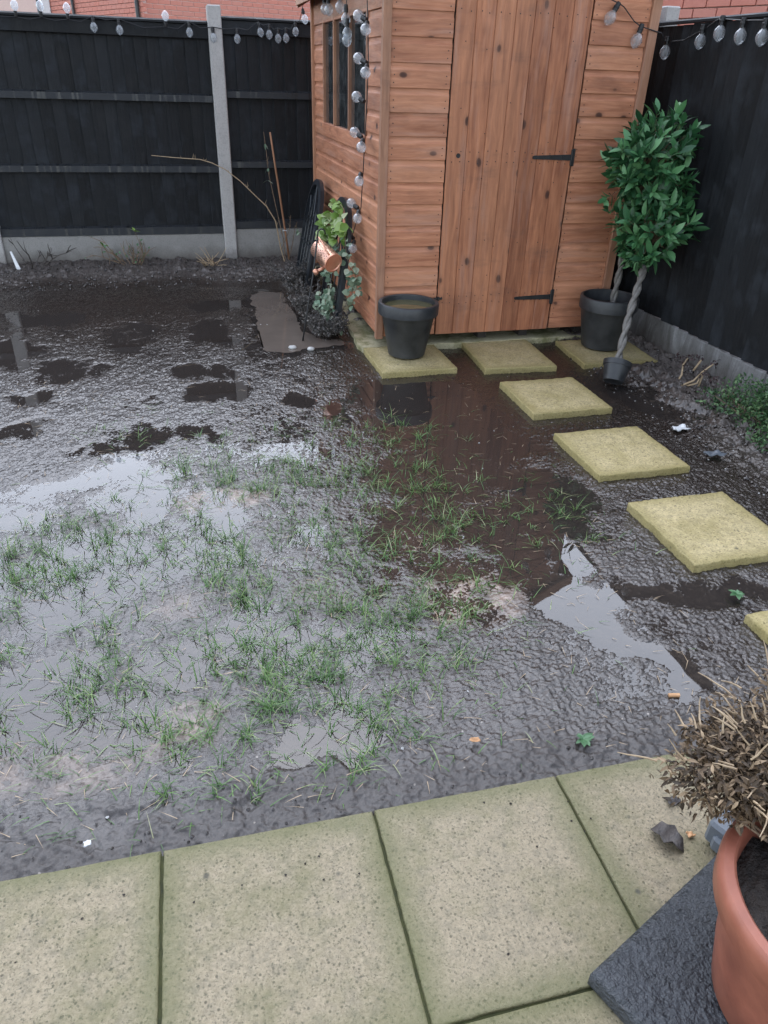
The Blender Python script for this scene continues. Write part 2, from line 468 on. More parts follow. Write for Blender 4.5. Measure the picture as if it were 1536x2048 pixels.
class MB:
    """collects shapes in world coordinates; build() links them as one mesh object"""

    def __init__(s):
        s.v = []
        s.f = []

    def add(s, vs, fs):
        k = len(s.v)
        s.v.extend([tuple(p) for p in vs])
        s.f.extend([tuple(i + k for i in f) for f in fs])
        return s

    def box(s, x0, x1, y0, y1, z0, z1):
        return s.add([(x0, y0, z0), (x1, y0, z0), (x1, y1, z0), (x0, y1, z0), (x0, y0, z1), (x1, y0, z1), (x1, y1, z1), (x0, y1, z1)],
                     [(0, 3, 2, 1), (4, 5, 6, 7), (0, 1, 5, 4), (1, 2, 6, 5), (2, 3, 7, 6), (3, 0, 4, 7)])

    def cbox(s, x0, x1, y0, y1, z0, z1, c=0.003):
        """box with chamfered edges"""
        xs, ys, zs = (x0, x1), (y0, y1), (z0, z1)
        vid = {}
        vs = []
        for i in (0, 1):
            for j in (0, 1):
                for k in (0, 1):
                    sx, sy, sz = (1 - 2 * i) * c, (1 - 2 * j) * c, (1 - 2 * k) * c
                    for a in range(3):
                        p = [xs[i], ys[j], zs[k]]
                        if a != 0:
                            p[0] += sx
                        if a != 1:
                            p[1] += sy
                        if a != 2:
                            p[2] += sz
                        vid[(i, j, k, a)] = len(vs)
                        vs.append(tuple(p))
        fs = []
        V = lambda i, j, k, a: vid[(i, j, k, a)]
        for i in (0, 1):
            q = [V(i, 0, 0, 0), V(i, 1, 0, 0), V(i, 1, 1, 0), V(i, 0, 1, 0)]
            fs.append(q if i else q[::-1])
            q = [V(0, i, 0, 1), V(0, i, 1, 1), V(1, i, 1, 1), V(1, i, 0, 1)]
            fs.append(q if i else q[::-1])
            q = [V(0, 0, i, 2), V(1, 0, i, 2), V(1, 1, i, 2), V(0, 1, i, 2)]
            fs.append(q if i else q[::-1])
        for i in (0, 1):
            for j in (0, 1):
                q = [V(i, j, 0, 0), V(i, j, 0, 1), V(i, j, 1, 1), V(i, j, 1, 0)]
                fs.append(q if (i ^ j) else q[::-1])
                q = [V(i, 0, j, 0), V(i, 0, j, 2), V(i, 1, j, 2), V(i, 1, j, 0)]
                fs.append(q[::-1] if (i ^ j) else q)
                q = [V(0, i, j, 1), V(0, i, j, 2), V(1, i, j, 2), V(1, i, j, 1)]
                fs.append(q if (i ^ j) else q[::-1])
        for i in (0, 1):
            for j in (0, 1):
                for k in (0, 1):
                    q = [V(i, j, k, 0), V(i, j, k, 1), V(i, j, k, 2)]
                    fs.append(q if (i ^ j ^ k) else q[::-1])
        return s.add(vs, fs)

    def tube(s, pts, rad, n=6, caps=True):
        pts = [Vector(p) for p in pts]
        if not isinstance(rad, (list, tuple)):
            rad = [rad] * len(pts)
        vs, fs = [], []
        ref = None
        for i, p in enumerate(pts):
            d = (pts[min(i + 1, len(pts) - 1)] - pts[max(i - 1, 0)])
            d = d.normalized() if d.length > 1e-9 else Vector((0, 0, 1))
            if ref is None:
                ref = d.orthogonal().normalized()
            a = (ref - d * ref.dot(d))
            a = a.normalized() if a.length > 1e-6 else d.orthogonal().normalized()
            ref = a
            b = d.cross(a)
            for k in range(n):
                an = 2 * math.pi * k / n
                vs.append(p + (a * math.cos(an) + b * math.sin(an)) * rad[i])
        for i in range(len(pts) - 1):
            for k in range(n):
                k2 = (k + 1) % n
                fs.append((i * n + k, i * n + k2, (i + 1) * n + k2, (i + 1) * n + k))
        if caps:
            fs.append(tuple(range(n))[::-1])
            fs.append(tuple((len(pts) - 1) * n + k for k in range(n)))
        return s.add(vs, fs)

    def lathe(s, prof, c=(0, 0, 0), n=32, mat=None):
        """prof: (r, z) list"""
        vs, fs = [], []
        c = Vector(c)
        for r, z in prof:
            for k in range(n):
                an = 2 * math.pi * k / n
                p = Vector((r * math.cos(an), r * math.sin(an), z))
                if mat is not None:
                    p = mat @ p
                vs.append(c + p)
        for i in range(len(prof) - 1):
            for k in range(n):
                k2 = (k + 1) % n
                fs.append((i * n + k, i * n + k2, (i + 1) * n + k2, (i + 1) * n + k))
        return s.add(vs, fs)

    def prism(s, poly, d):
        """poly: 3-D points in one plane, extruded by vector d"""
        n = len(poly)
        d = Vector(d)
        vs = [Vector(p) for p in poly] + [Vector(p) + d for p in poly]
        fs = [tuple(range(n))[::-1], tuple(range(n, 2 * n))]
        for i in range(n):
            j = (i + 1) % n
            fs.append((i, j, n + j, n + i))
        return s.add(vs, fs)

    def build(s, name, mat, parent=None, smooth=False, loc=None):
        """loc: world position of the object's origin; default the parent's origin"""
        po = origin(parent) if parent is not None else Vector((0, 0, 0))
        o_ = Vector(loc) if loc is not None else po
        me = bpy.data.meshes.new(name)
        me.from_pydata([(p[0] - o_.x, p[1] - o_.y, p[2] - o_.z) for p in s.v], [], s.f)
        me.materials.append(MAT[mat])
        if smooth:
            me.polygons.foreach_set('use_smooth', [True] * len(me.polygons))
        me.update()
        o = bpy.data.objects.new(name, me)
        COL.objects.link(o)
        o.parent = parent
        o.location = o_ - po
        return o


def place(name, me, pos, parent, rot=None, scale=None):
    """another object sharing mesh data; pos in world coordinates"""
    o = bpy.data.objects.new(name, me)
    COL.objects.link(o)
    o.parent = parent
    o.location = Vector(pos) - (origin(parent) if parent is not None else Vector((0, 0, 0)))
    if rot is not None:
        o.rotation_mode = 'QUATERNION'
        o.rotation_quaternion = rot
    if scale is not None:
        o.scale = (scale,) * 3 if not isinstance(scale, (tuple, list)) else scale
    return o


def fixn(o):
    bm = bmesh.new()
    bm.from_mesh(o.data)
    bmesh.ops.recalc_face_normals(bm, faces=bm.faces)
    bm.to_mesh(o.data)
    bm.free()
    return o


def auto_smooth(o, ang=40):
    o.data.polygons.foreach_set('use_smooth', [True] * len(o.data.polygons))
    bm = bmesh.new()
    bm.from_mesh(o.data)
    bmesh.ops.recalc_face_normals(bm, faces=bm.faces)
    for e in bm.edges:
        if len(e.link_faces) == 2 and e.calc_face_angle(0) > R(ang):
            e.smooth = False
    bm.to_mesh(o.data)
    bm.free()
    return o


# ------------------------------------------------------------------ noise for terrain
_T = rng.random((256, 256))


def vn(x, y, seed=0):
    x = x + seed * 17.31
    y = y + seed * 5.77
    xi = np.floor(x).astype(int)
    yi = np.floor(y).astype(int)
    fx = x - xi
    fy = y - yi
    fx = fx * fx * fx * (fx * (fx * 6 - 15) + 10)
    fy = fy * fy * fy * (fy * (fy * 6 - 15) + 10)
    a = _T[xi & 255, yi & 255]
    b = _T[(xi + 1) & 255, yi & 255]
    c_ = _T[xi & 255, (yi + 1) & 255]
    d = _T[(xi + 1) & 255, (yi + 1) & 255]
    return ((a * (1 - fx) + b * fx) * (1 - fy) + (c_ * (1 - fx) + d * fx) * fy) * 2 - 1


_A = rng.random((256, 256)) * 6.2831853
_GC, _GS = np.cos(_A), np.sin(_A)


def gn(x, y, seed=0):
    """gradient noise, about -0.7 to 0.7"""
    x = x + seed * 13.7
    y = y + seed * 7.3
    xi = np.floor(x).astype(int)
    yi = np.floor(y).astype(int)
    fx = x - xi
    fy = y - yi
    u = fx * fx * fx * (fx * (fx * 6 - 15) + 10)
    v = fy * fy * fy * (fy * (fy * 6 - 15) + 10)

    def g(i, j):
        a_, b_ = (xi + i) & 255, (yi + j) & 255
        return _GC[a_, b_] * (fx - i) + _GS[a_, b_] * (fy - j)
    return (g(0, 0) * (1 - u) + g(1, 0) * u) * (1 - v) + (g(0, 1) * (1 - u) + g(1, 1) * u) * v


def rot_xy(x, y, a):
    return x * math.cos(a) - y * math.sin(a), x * math.sin(a) + y * math.cos(a)


def sstep(a, b, x):
    t_ = np.clip((x - a) / (b - a), 0, 1)
    return t_ * t_ * (3 - 2 * t_)


# hollows that hold water: x, y, rx, ry, depth
PUD = [(0.65, 5.75, 0.17, 0.55, 3), (0.64, 5.09, 0.19, 0.40, 3), (0.9, 4.84, 0.18, 0.12, 2.5), (0.23, 5.95, 0.27, 0.18, 1), (0.22, 5.28, 0.16, 0.27, 1.2), (-1.0, 5.72, 0.35, 0.24, 0.8), (-0.36, 5.26, 0.2, 0.22, 0.9), (-1.13, 5.06, 0.09, 0.33, 1.2), (-0.99, 5.14, 0.13, 0.16, 1), (-0.81, 4.63, 0.18, 0.19, 1.2), (-0.54, 4.54, 0.09, 0.11, 1), (-0.81, 4.14, 0.12, 0.11, 1.2), (-0.3, 4.05, 0.05, 0.12, 1), (-0.24, 3.5, 0.11, 0.11, 1), (0.12, 4.12, 0.13, 0.15, 1.2), (0.04, 4.43, 0.18, 0.13, 1), (-0.34, 3.52, 0.09, 0.12, 1), (0.54, 3.85, 0.07, 0.09, 1.2), (0.71, 3.71, 0.07, 0.12, 1.2), (-0.57, 3.51, 0.08, 0.08, 1), (-0.89, 3.69, 0.1, 0.12, 1.1), (0.0, 3.52, 0.13, 0.12, 1), (-0.44, 4.95, 0.13, 0.17, 0.9), (0.39, 4.81, 0.13, 0.13, 0.6), (1.24, 3.84, 0.33, 0.29, 1.3), (1.25, 3.4, 0.35, 0.35, 1.3), (1.4, 3.06, 0.28, 0.31, 1.2), (1.1, 2.8, 0.33, 0.32, 1.2), (1.39, 2.55, 0.25, 0.27, 1.4), (1.59, 2.51, 0.18, 0.25, 1.4), (1.19, 2.22, 0.16, 0.24, 1.4), (0.79, 2.42, 0.23, 0.25, 1.1), (0.84, 2.16, 0.21, 0.14, 1.0), (1.39, 2.18, 0.1, 0.2, 1.4), (1.27, 1.9, 0.11, 0.2, 1.4), (1.34, 1.74, 0.11, 0.15, 1.4), (1.33, 1.53, 0.08, 0.13, 1.3), (1.33, 1.39, 0.08, 0.1, 1.2), (1.58, 1.8, 0.21, 0.1, 1.2), (1.85, 1.76, 0.13, 0.08, 1.1), (0.86, 1.84, 0.19, 0.18, 0.8), (0.59, 2.11, 0.11, 0.13, 0.9), (1.82, 2.28, 0.13, 0.13, 0.7), (1.9, 2.96, 0.13, 0.11, 0.8), (-0.45, 3.07, 0.33, 0.15, 1), (-0.73, 2.99, 0.17, 0.19, 0.8), (-0.41, 2.43, 0.24, 0.22, 1.2), (-0.1, 2.36, 0.17, 0.17, 1.2), (0.0, 2.59, 0.16, 0.16, 0.9), (-0.17, 2.83, 0.21, 0.11, 0.9), (-0.59, 2.22, 0.15, 0.19, 1.1), (0.07, 2.78, 0.13, 0.13, 0.6), (0.21, 2.33, 0.17, 0.14, 1), (0.43, 2.35, 0.1, 0.19, 1), (-0.01, 1.9, 0.15, 0.13, 1.3), (-0.22, 1.83, 0.09, 0.12, 1.2), (-0.54, 1.82, 0.16, 0.14, 1.6), (-0.36, 1.67, 0.16, 0.08, 1.1), (0.18, 1.86, 0.11, 0.1, 1), (0.44, 1.8, 0.12, 0.13, 1), (0.25, 1.34, 0.15, 0.1, 1.5), (0.16, 1.28, 0.1, 0.05, 1.1), (-0.22, 1.53, 0.08, 0.06, 1.0), (-0.32, 1.36, 0.1, 0.05, 0.7), (0.97, 2.55, 0.11, 0.11, 0.9), (0.56, 3.2, 0.03, 0.06, 1.4), (2.66, 3.42, 0.12, 0.26, 3.4), (2.6, 3.58, 0.12, 0.22, 2.6), (-1.3, 2.4, .3, .3, 1.0), (-1.6, 3.6, .4, .3, 1.0), (-1.2, 1.8, .25, .2, 1.2)]
SILT = [(0.08, 2.82, 0.19, 0.11, 1), (0.9, 1.95, 0.2, 0.16, 1), (-0.11, 1.54, 0.1, 0.12, .7), (0.83, 2.34, 0.16, 0.15, .5), (-0.45, 1.49, 0.25, 0.13, .5), (0.36, 2.1, 0.11, 0.12, .25), (-0.14, 2.12, 0.12, 0.09, .3), (-0.7, 1.6, .2, .2, .4)]
STONES = []


def ground_h(x, y):
    wx = x + 0.11 * vn(x * 4, y * 4, 3) + 0.045 * vn(x * 13, y * 13, 5)
    wy = y + 0.12 * vn(x * 4, y * 4, 4) + 0.055 * vn(x * 13, y * 13, 6)
    h = 0.0027 + 0.0004 * sstep(3.2, 4.6, y) + 0.0024 * vn(x * 1.9, y * 1.9, 1) + 0.0022 * vn(x * 7, y * 7, 2)
    dep = np.zeros_like(x)
    for cx, cy, rx, ry, d in PUD:
        q = ((wx - cx) / (rx * 1.12)) ** 2 + ((wy - cy) / (ry * 1.12)) ** 2
        dep = np.maximum(dep, d * sstep(1.55, 0.05, q))
    h = h - 0.0056 * dep - 0.006 * np.clip(dep - 1.25, 0, 1)
    # worm-cast crumbs pressed by rain, about 1 to 3 cm
    wa = x + 0.011 * gn(x * 33, y * 33, 7) + 0.006 * gn(x * 70, y * 70, 8)
    wb = y + 0.011 * gn(x * 33, y * 33, 9) + 0.006 * gn(x * 70, y * 70, 10)
    a1, b1 = rot_xy(wa, wb, 0.5)
    a2, b2 = rot_xy(wa, wb, 1.3)
    a3, b3 = rot_xy(wa, wb, 2.2)
    cl = gn(a1 * 42, b1 * 48, 7)
    cl2 = gn(a2 * 83, b2 * 92, 8)
    cl3 = gn(a3 * 17, b3 * 19, 12)
    cl4 = gn(a3 * 135, b3 * 145, 18)
    cl5 = gn(a1 * 215, b1 * 225, 19)
    wet = np.clip(1 - dep * 0.22, 0.55, 1)
    fine = 0.0028 * cl + 0.0052 * cl2 + 0.0036 * cl3 + 0.0044 * cl4 + 0.0018 * cl5 * sstep(4.0, 2.0, y)
    h = h + fine * wet
    # beds along the right fence and the back fence are heaped and cloddy
    bed = np.maximum(sstep(2.42, 2.75, x + 0.08 * vn(x * 3, y * 3, 9)), sstep(6.55, 7.05, y + 0.15 * vn(x * 2, y * 2, 10)))
    bed = np.maximum(bed, sstep(0.8, 0.95, x + 0.05 * vn(x * 6, y * 6, 9)) * sstep(4.95, 5.2, y))
    bedn = np.abs(vn(x * 9, y * 9, 13)) * 0.026 + np.abs(vn(x * 24, y * 24, 14)) * 0.020 + np.abs(vn(x * 60, y * 60, 15)) * 0.013
    h = h + bed * (0.012 + bedn) - bed * 0.0125 * dep * 0.4
    # drier raised lip against the patio
    lip = sstep(1.42, 1.2, y + 0.06 * vn(x * 6, y * 6, 16))
    h = h + lip * (0.009 + 0.004 * vn(x * 60, y * 60, 17)) * (1 - np.clip(dep, 0, 1) * 0.85)
    for sx0, sx1, sy0, sy1 in STONES:
        m = sstep(-0.05, 0.0, np.minimum(np.minimum(x - sx0, sx1 - x), np.minimum(y - sy0, sy1 - y)))
        h = h * (1 - m) + np.minimum(h, 0.012) * m
    return h, dep, bed, lip


def gz(x, y):
    return float(ground_h(np.array([x], float), np.array([y], float))[0][0])


# stepping stones: x0, x1, y0, y1, turn, label
STONE_SPEC = [
    (1.115, 1.605, 4.125, 4.66, 0.01, 'square mossy yellow stepping stone under the black pot full of water'),
    (1.79, 2.27, 4.065, 4.66, -0.06, 'empty square yellow stepping stone right in front of the shed door'),
    (2.46, 2.98, 4.035, 4.52, -0.06, 'mossy yellow stone slab under the big black pot with the twisted tree'),
    (1.775, 2.255, 3.36, 3.85, 0.0, 'yellow stepping stone second from the shed door along the path'),
    (1.77, 2.252, 2.63, 3.108, 0.0, 'yellow stepping stone in the middle of the path, third from the shed door'),
    (1.765, 2.245, 1.896, 2.384, 0.0, 'large near yellow stepping stone cut by the right photo edge'),
    (1.76, 2.24, 1.11, 1.60, 0.0, 'nearest stepping stone, only its corner showing at the right photo edge'),
]
STONES = [s_[:4] for s_ in STONE_SPEC]

# ------------------------------------------------------------------ ground
xs = np.concatenate([np.arange(-4.0, -1.75, 0.05), np.arange(-1.75, 3.115, 0.0050), np.array([3.12, 3.2])])
ys = [1.06]
while ys[-1] < 7.62:
    yy = ys[-1]
    ys.append(yy + 0.0042 + max(0, yy - 1.6) * 0.0017)
ys = np.array(ys)
GX, GY = np.meshgrid(xs, ys)
H, DEP, BED, LIP = ground_h(GX, GY)
sil = np.zeros_like(GX)
for cx, cy, rx, ry, d in SILT:
    q = ((GX - cx + 0.05 * vn(GX * 7, GY * 7, 21)) / (rx * 1.15)) ** 2 + ((GY - cy + 0.05 * vn(GX * 7, GY * 7, 22)) / (ry * 1.15)) ** 2
    sil = np.maximum(sil, d * sstep(1.1, 0.1, q))
sil *= np.clip(0.65 + 0.5 * vn(GX * 30, GY * 30, 23), 0.1, 1)
nx, ny = len(xs), len(ys)
me = bpy.data.meshes.new('ground')
co = np.stack([GX, GY, H], -1).reshape(-1, 3).astype(np.float32)
idx = np.arange(nx * ny).reshape(ny, nx)
quads = np.stack([idx[:-1, :-1], idx[:-1, 1:], idx[1:, 1:], idx[1:, :-1]], -1).reshape(-1, 4).astype(np.int32)
me.vertices.add(len(co))
me.vertices.foreach_set('co', co.ravel())
me.loops.add(quads.size)
me.loops.foreach_set('vertex_index', quads.ravel())
me.polygons.add(len(quads))
me.polygons.foreach_set('loop_start', np.arange(0, quads.size, 4, dtype=np.int32))
me.polygons.foreach_set('use_smooth', np.ones(len(quads), dtype=bool))
me.update()
me.validate()
for nm, arr in (('silt', sil), ('bed', BED), ('dry', np.clip(BED * 0.7 + LIP * 0.75, 0, 1) * (1 - np.clip(DEP, 0, 1) * 0.6))):
    at = me.attributes.new(nm, 'FLOAT', 'POINT')
    at.data.foreach_set('value', arr.ravel().astype(np.float32))
me.materials.append(MAT['mud'])
ground = bpy.data.objects.new('ground', me)
COL.objects.link(ground)
tag(ground, 'waterlogged dark mud lawn with clods and hollows', kind='structure')

_gz = gz


def gz(x, y):
    j = min(max(int(np.searchsorted(ys, y)), 0), ny - 1)
    i = min(max(int(np.searchsorted(xs, x)), 0), nx - 1)
    return float(H[j, i])


m = MB()
m.add([(-4.0, 1.06, 0), (3.12, 1.06, 0), (3.12, 7.45, 0), (-4.0, 7.45, 0)], [(0, 1, 2, 3)])
tag(m.build('puddle_water', 'puddle_water'), 'standing rain water lying in the hollows of the muddy lawn', kind='structure')

m = MB()
tp_ = [(0.545, 6.24), (0.66, 6.30), (0.79, 6.27), (0.80, 5.9), (0.795, 5.5), (0.80, 5.15), (0.90, 4.98), (1.02, 4.90), (1.05, 4.80), (0.9, 4.755), (0.7, 4.74), (0.49, 4.745), (0.475, 5.0), (0.50, 5.4), (0.52, 5.8)]
tq_ = []
for i_ in range(len(tp_)):
    a_, b_ = tp_[i_], tp_[(i_ + 1) % len(tp_)]
    for k_ in range(9):
        x_, y_ = a_[0] + (b_[0] - a_[0]) * k_ / 9, a_[1] + (b_[1] - a_[1]) * k_ / 9
        tq_.append((x_ + 0.022 * float(vn(np.array([x_ * 21]), np.array([y_ * 21]), 3)[0]) + 0.010 * float(vn(np.array([x_ * 70]), np.array([y_ * 70]), 5)[0]), y_ + 0.05 * float(vn(np.array([x_ * 19]), np.array([y_ * 19]), 6)[0])))
m.add([(x_, y_, 0.0016) for x_, y_ in tq_], [tuple(range(len(tq_)))[::-1]])
t = NT('turbid_water')
t.bsdf(t.mix(t.noise(t.pos, 5, 3, 0.6), (0.085, 0.068, 0.057), (0.155, 0.128, 0.108)), 0.06, ior=1.45)
MAT['turbid_water'] = t.m
tag(fixn(m.build('muddy_trench_water', 'turbid_water')), 'cloudy brown water standing in the trench beside the shed', kind='structure')

m = MB()
m.add([(-250, -250, -0.16), (250, -250, -0.16), (250, 250, -0.16), (-250, 250, -0.16)], [(0, 1, 2, 3)])
tag(m.build('terrain', 'soil'), 'flat ground around the garden', kind='structure')


# ------------------------------------------------------------------ patio
def slab_mesh(m, x0, x1, y0, y1, z0, z1, seed, n=26, rough=0.0025, edge=0.0028):
    """flag with a slightly uneven top and worn, nibbled edges"""
    g = np.concatenate([[0, 0.006, 0.016], np.linspace(0.04, 0.96, n - 6), [0.984, 0.994, 1]])
    U, V_ = np.meshgrid(g, g)
    X = x0 + (x1 - x0) * U
    Y = y0 + (y1 - y0) * V_
    e = np.minimum(np.minimum(X - x0, x1 - X), np.minimum(Y - y0, y1 - Y))
    Z = z1 + rough * 0.4 * vn(X * 9, Y * 9, seed) + rough * 0.5 * vn(X * 55, Y * 55, seed + 1) - np.where(e < 1e-6, edge + edge * 0.9 * np.abs(vn(X * 40, Y * 40, seed + 2)), 0)
    nb = edge * 0.9 * vn(X * 47, Y * 47, seed + 3)
    X = X + np.where((U < 1e-6), np.abs(nb), 0) - np.where(U > 1 - 1e-6, np.abs(nb), 0)
    Y = Y + np.where((V_ < 1e-6), np.abs(nb), 0) - np.where(V_ > 1 - 1e-6, np.abs(nb), 0)
    vs = [(X[j, i], Y[j, i], Z[j, i]) for j in range(n) for i in range(n)]
    fs = [(j * n + i, j * n + i + 1, (j + 1) * n + i + 1, (j + 1) * n + i) for j in range(n - 1) for i in range(n - 1)]
    ring = [i for i in range(n)] + [j * n + n - 1 for j in range(1, n)] + [(n - 1) * n + i for i in range(n - 2, -1, -1)] + [j * n for j in range(n - 2, 0, -1)]
    k = len(vs)
    for r_ in ring:
        vs.append((vs[r_][0], vs[r_][1], z0))
    L_ = len(ring)
    for i in range(L_):
        j = (i + 1) % L_
        fs.append((ring[i], k + i, k + j, ring[j]))
    m.add(vs, fs)


m = MB()
m.box(-3.2, 3.1, -0.9, 1.135, -0.12, 0.025)
plain('joint_moss', (0.025, 0.03, 0.010), (0.07, 0.075, 0.025), 0.85, 30, 0.8, 150)
patio = m.build('patio', 'joint_moss')
tag(patio, 'patio of square beige flags with mossy joints', kind='structure')
patio.rotation_euler.z = R(-1.0)
xb = [-2.70, -2.20, -1.70, -1.203, -0.706, -0.206, 0.299, 0.790, 1.287, 1.785, 2.285, 2.785]
yb = [-0.86, -0.36, 0.142, 0.645, 1.148]
for j in range(len(yb) - 1):
    for i in range(len(xb) - 1):
        g_ = 0.0024
        m = MB()
        slab_mesh(m, xb[i] + g_, xb[i + 1] - g_, yb[j] + g_, yb[j + 1] - g_, -0.02, 0.034 + random.uniform(-.002, .002), 31 + i * 7 + j * 3, n=30 if j == 3 else 14)
        s_ = m.build('paving_slab', 'patio_slab', patio)
        s_.data.polygons.foreach_set('use_smooth', [True] * len(s_.data.polygons))

for k, (x0, x1, y0, y1, a, lab) in enumerate(STONE_SPEC):
    m = MB()
    cx, cy = (x0 + x1) / 2, (y0 + y1) / 2
    slab_mesh(m, x0, x1, y0, y1, -0.005, 0.039, 91 + k * 5, n=34, rough=0.004, edge=0.005)
    o = m.build('stepping_stone', 'step_slab', loc=(cx, cy, 0))
    o.rotation_euler.z = a
    o.data.polygons.foreach_set('use_smooth', [True] * len(o.data.polygons))
    tag(o, lab, 'stepping stone', 'square stepping stones leading to the shed')


# ------------------------------------------------------------------ fences
def feather_board(w, h, t0, t1):
    """wedge section board: thick edge t0 at x=0, thin edge t1 at x=w, standing on z=0, face at -y"""
    m = MB()
    c = 0.0025
    sec = [(0, 0.0), (0, -t0 + c), (c, -t0), (w - 0.001, -t1), (w, -t1 + 0.001), (w, 0)]
    m.prism([(a, b, 0) for a, b in sec], (0, 0, h))
    return m


def back_panel(x0, x1, z0, z1, y, label):
    """inward side of a closeboard panel: boards behind, rails in front"""
    p = thing('timber_fence', ((x0 + x1) / 2, y, z0), label, 'fence', 'black timber fences of the garden')
    w = 0.102
    n = max(1, round((x1 - x0) / w))
    w = (x1 - x0) / n
    bm_ = None
    for i in range(n):
        if bm_ is None:
            o = fixn(feather_board(w + 0.012, z1 - z0 - 0.02, 0.022, 0.005).build('board', 'fence_black', p, loc=None))
            # mesh is in local coordinates: rebuild about its own origin
            me_ = o.data
            me_.transform(Matrix.Translation(origin(p)))
            bm_ = me_
            o.location = Vector((x0 + i * w, y + 0.03, z0 + 0.005)) - origin(p)
        else:
            o = place('board', bm_, (x0 + i * w, y + 0.03 + random.uniform(-.002, .002), z0 + 0.005), p)
    for zc, hh in ((z0 + 0.045, 0.075), (z0 + (z1 - z0) * 0.335, 0.062), (z0 + (z1 - z0) * 0.665, 0.062)):
        m = MB()
        yb0, yf = y + 0.012, y - 0.03
        m.prism([(x0, yb0, zc - hh / 2), (x0, yf, zc - hh / 2), (x0, yf + 0.004, zc + hh / 2 - 0.012), (x0, yb0, zc + hh / 2)], (x1 - x0, 0, 0))
        fixn(m.build('rail', 'fence_rail', p))
    m = MB()
    m.cbox(x0, x1, y - 0.02, y + 0.012, z1 - 0.13, z1 - 0.03, 0.003)
    m.build('top_rail', 'fence_black', p)
    m = MB()
    m.prism([(x0, y - 0.035, z1 - 0.026), (x0, y + 0.04, z1 - 0.026), (x0, y + 0.04, z1 - 0.012), (x0, y + 0.0, z1), (x0, y - 0.035, z1 - 0.012)], (x1 - x0, 0, 0))
    fixn(m.build('capping', 'fence_black', p))
    return p


YF = 7.50
back_panel(-1.52, 0.432, 0.255, 1.945, YF, 'black closeboard fence panel with two drip-streaked rails, left of the concrete post')
back_panel(0.538, 2.42, 0.295, 1.985, YF, 'black closeboard fence panel between the concrete post and the shed')
back_panel(-3.56, -1.62, 0.27, 1.94, YF, 'black fence panel beyond the left edge of the view')


def concrete_post(x0, x1, y0, y1, zt, label):
    m = MB()
    m.cbox(x0, x1, y0, y1, -0.15, zt, 0.008)
    o = m.build('fence_post', 'concrete_post')
    tag(o, label, 'fence post', 'concrete fence posts')


concrete_post(0.428, 0.542, YF - 0.06, YF + 0.05, 2.055, 'tall pale concrete fence post between the two black panels')
concrete_post(-1.627, -1.513, YF - 0.06, YF + 0.05, 2.05, 'concrete fence post at the left photo edge')
concrete_post(3.195, 3.30, 5.06, 5.17, 2.035, 'concrete post top rising behind the right fence beside the shed')


def gravel_board(x0, x1, y0, y1, z1, mat, label):
    m = MB()
    m.cbox(x0, x1, y0, y1, -0.1, z1, 0.006)
    tag(m.build('gravel_board', mat), label, 'gravel board', 'concrete gravel boards under the fences')


gravel_board(-1.517, 0.430, YF - 0.025, YF + 0.025, 0.262, 'concrete_gravel', 'grey concrete gravel board under the left black fence panel')
gravel_board(0.540, 2.42, YF - 0.025, YF + 0.025, 0.298, 'concrete_gravel', 'grey concrete gravel board between the post and the shed')
gravel_board(-3.56, -1.622, YF - 0.025, YF + 0.025, 0.26, 'concrete_gravel', 'concrete gravel board beyond the left edge of the view')


def right_panel(y0, y1, z0, z1, x, label):
    """face side: overlapping feather-edge boards only"""
    p = thing('timber_fence', (x, (y0 + y1) / 2, z0), label, 'fence', 'black timber fences of the garden')
    n = round((y1 - y0) / 0.104)
    w = (y1 - y0) / n
    me_ = None
    for i in range(n):
        zz = z0 - random.uniform(0.0, 0.012)
        q = Euler((0, 0, R(-90))).to_quaternion()
        if me_ is None:
            o = fixn(feather_board(w + 0.014, z1 - z0, 0.024, 0.006).build('board', 'fence_black'))
            me_ = o.data
            bpy.data.objects.remove(o)
        place('board', me_, (x, y1 - i * w, zz), p, rot=q)
    m = MB()
    m.prism([(x - 0.03, y0, z1), (x + 0.03, y0, z1), (x + 0.03, y0, z1 + 0.012), (x, y0, z1 + 0.022), (x - 0.03, y0, z1 + 0.012)], (0, y1 - y0, 0))
    fixn(m.build('capping', 'fence_black', p))
    m = MB()
    for zc in (z0 + 0.2, (z0 + z1) / 2, z1 - 0.2):
        m.cbox(x + 0.002, x + 0.04, y0, y1, zc - 0.035, zc + 0.035, 0.003)
    m.build('rail', 'fence_rail', p)


XF = 3.155
right_panel(5.17, 7.06, 0.225, 1.925, XF, 'black fence panel behind the shed on the right side')
right_panel(3.28, 5.16, 0.222, 1.925, XF, 'black boarded fence panel right of the shed behind the bay trees')
right_panel(1.39, 3.27, 0.22, 1.925, XF, 'black fence panel running off at the right photo edge')
gravel_board(XF - 0.02, XF + 0.035, 5.165, 7.06, 0.215, 'concrete_streak', 'concrete gravel board hidden beside the shed')
gravel_board(XF - 0.02, XF + 0.035, 3.275, 5.16, 0.213, 'concrete_streak', 'streaked concrete gravel board behind the leaning small pot')
gravel_board(XF - 0.02, XF + 0.035, 1.39, 3.27, 0.212, 'concrete_streak', 'streaked concrete gravel board behind the green bush at right')

# ------------------------------------------------------------------ shed
SX0, SX1, SY0, SY1 = 1.22, 2.865, 4.62, 6.91
ZB, ZE = 0.105, 2.14
PITCHB = 0.1235
RIDGE = 2.60
shed = thing('garden_shed', ((SX0 + SX1) / 2, (SY0 + SY1) / 2, 0.05), 'reddish brown wooden shed with shiplap boards, plank door and side window', 'shed')
MIDX = (SX0 + SX1) / 2

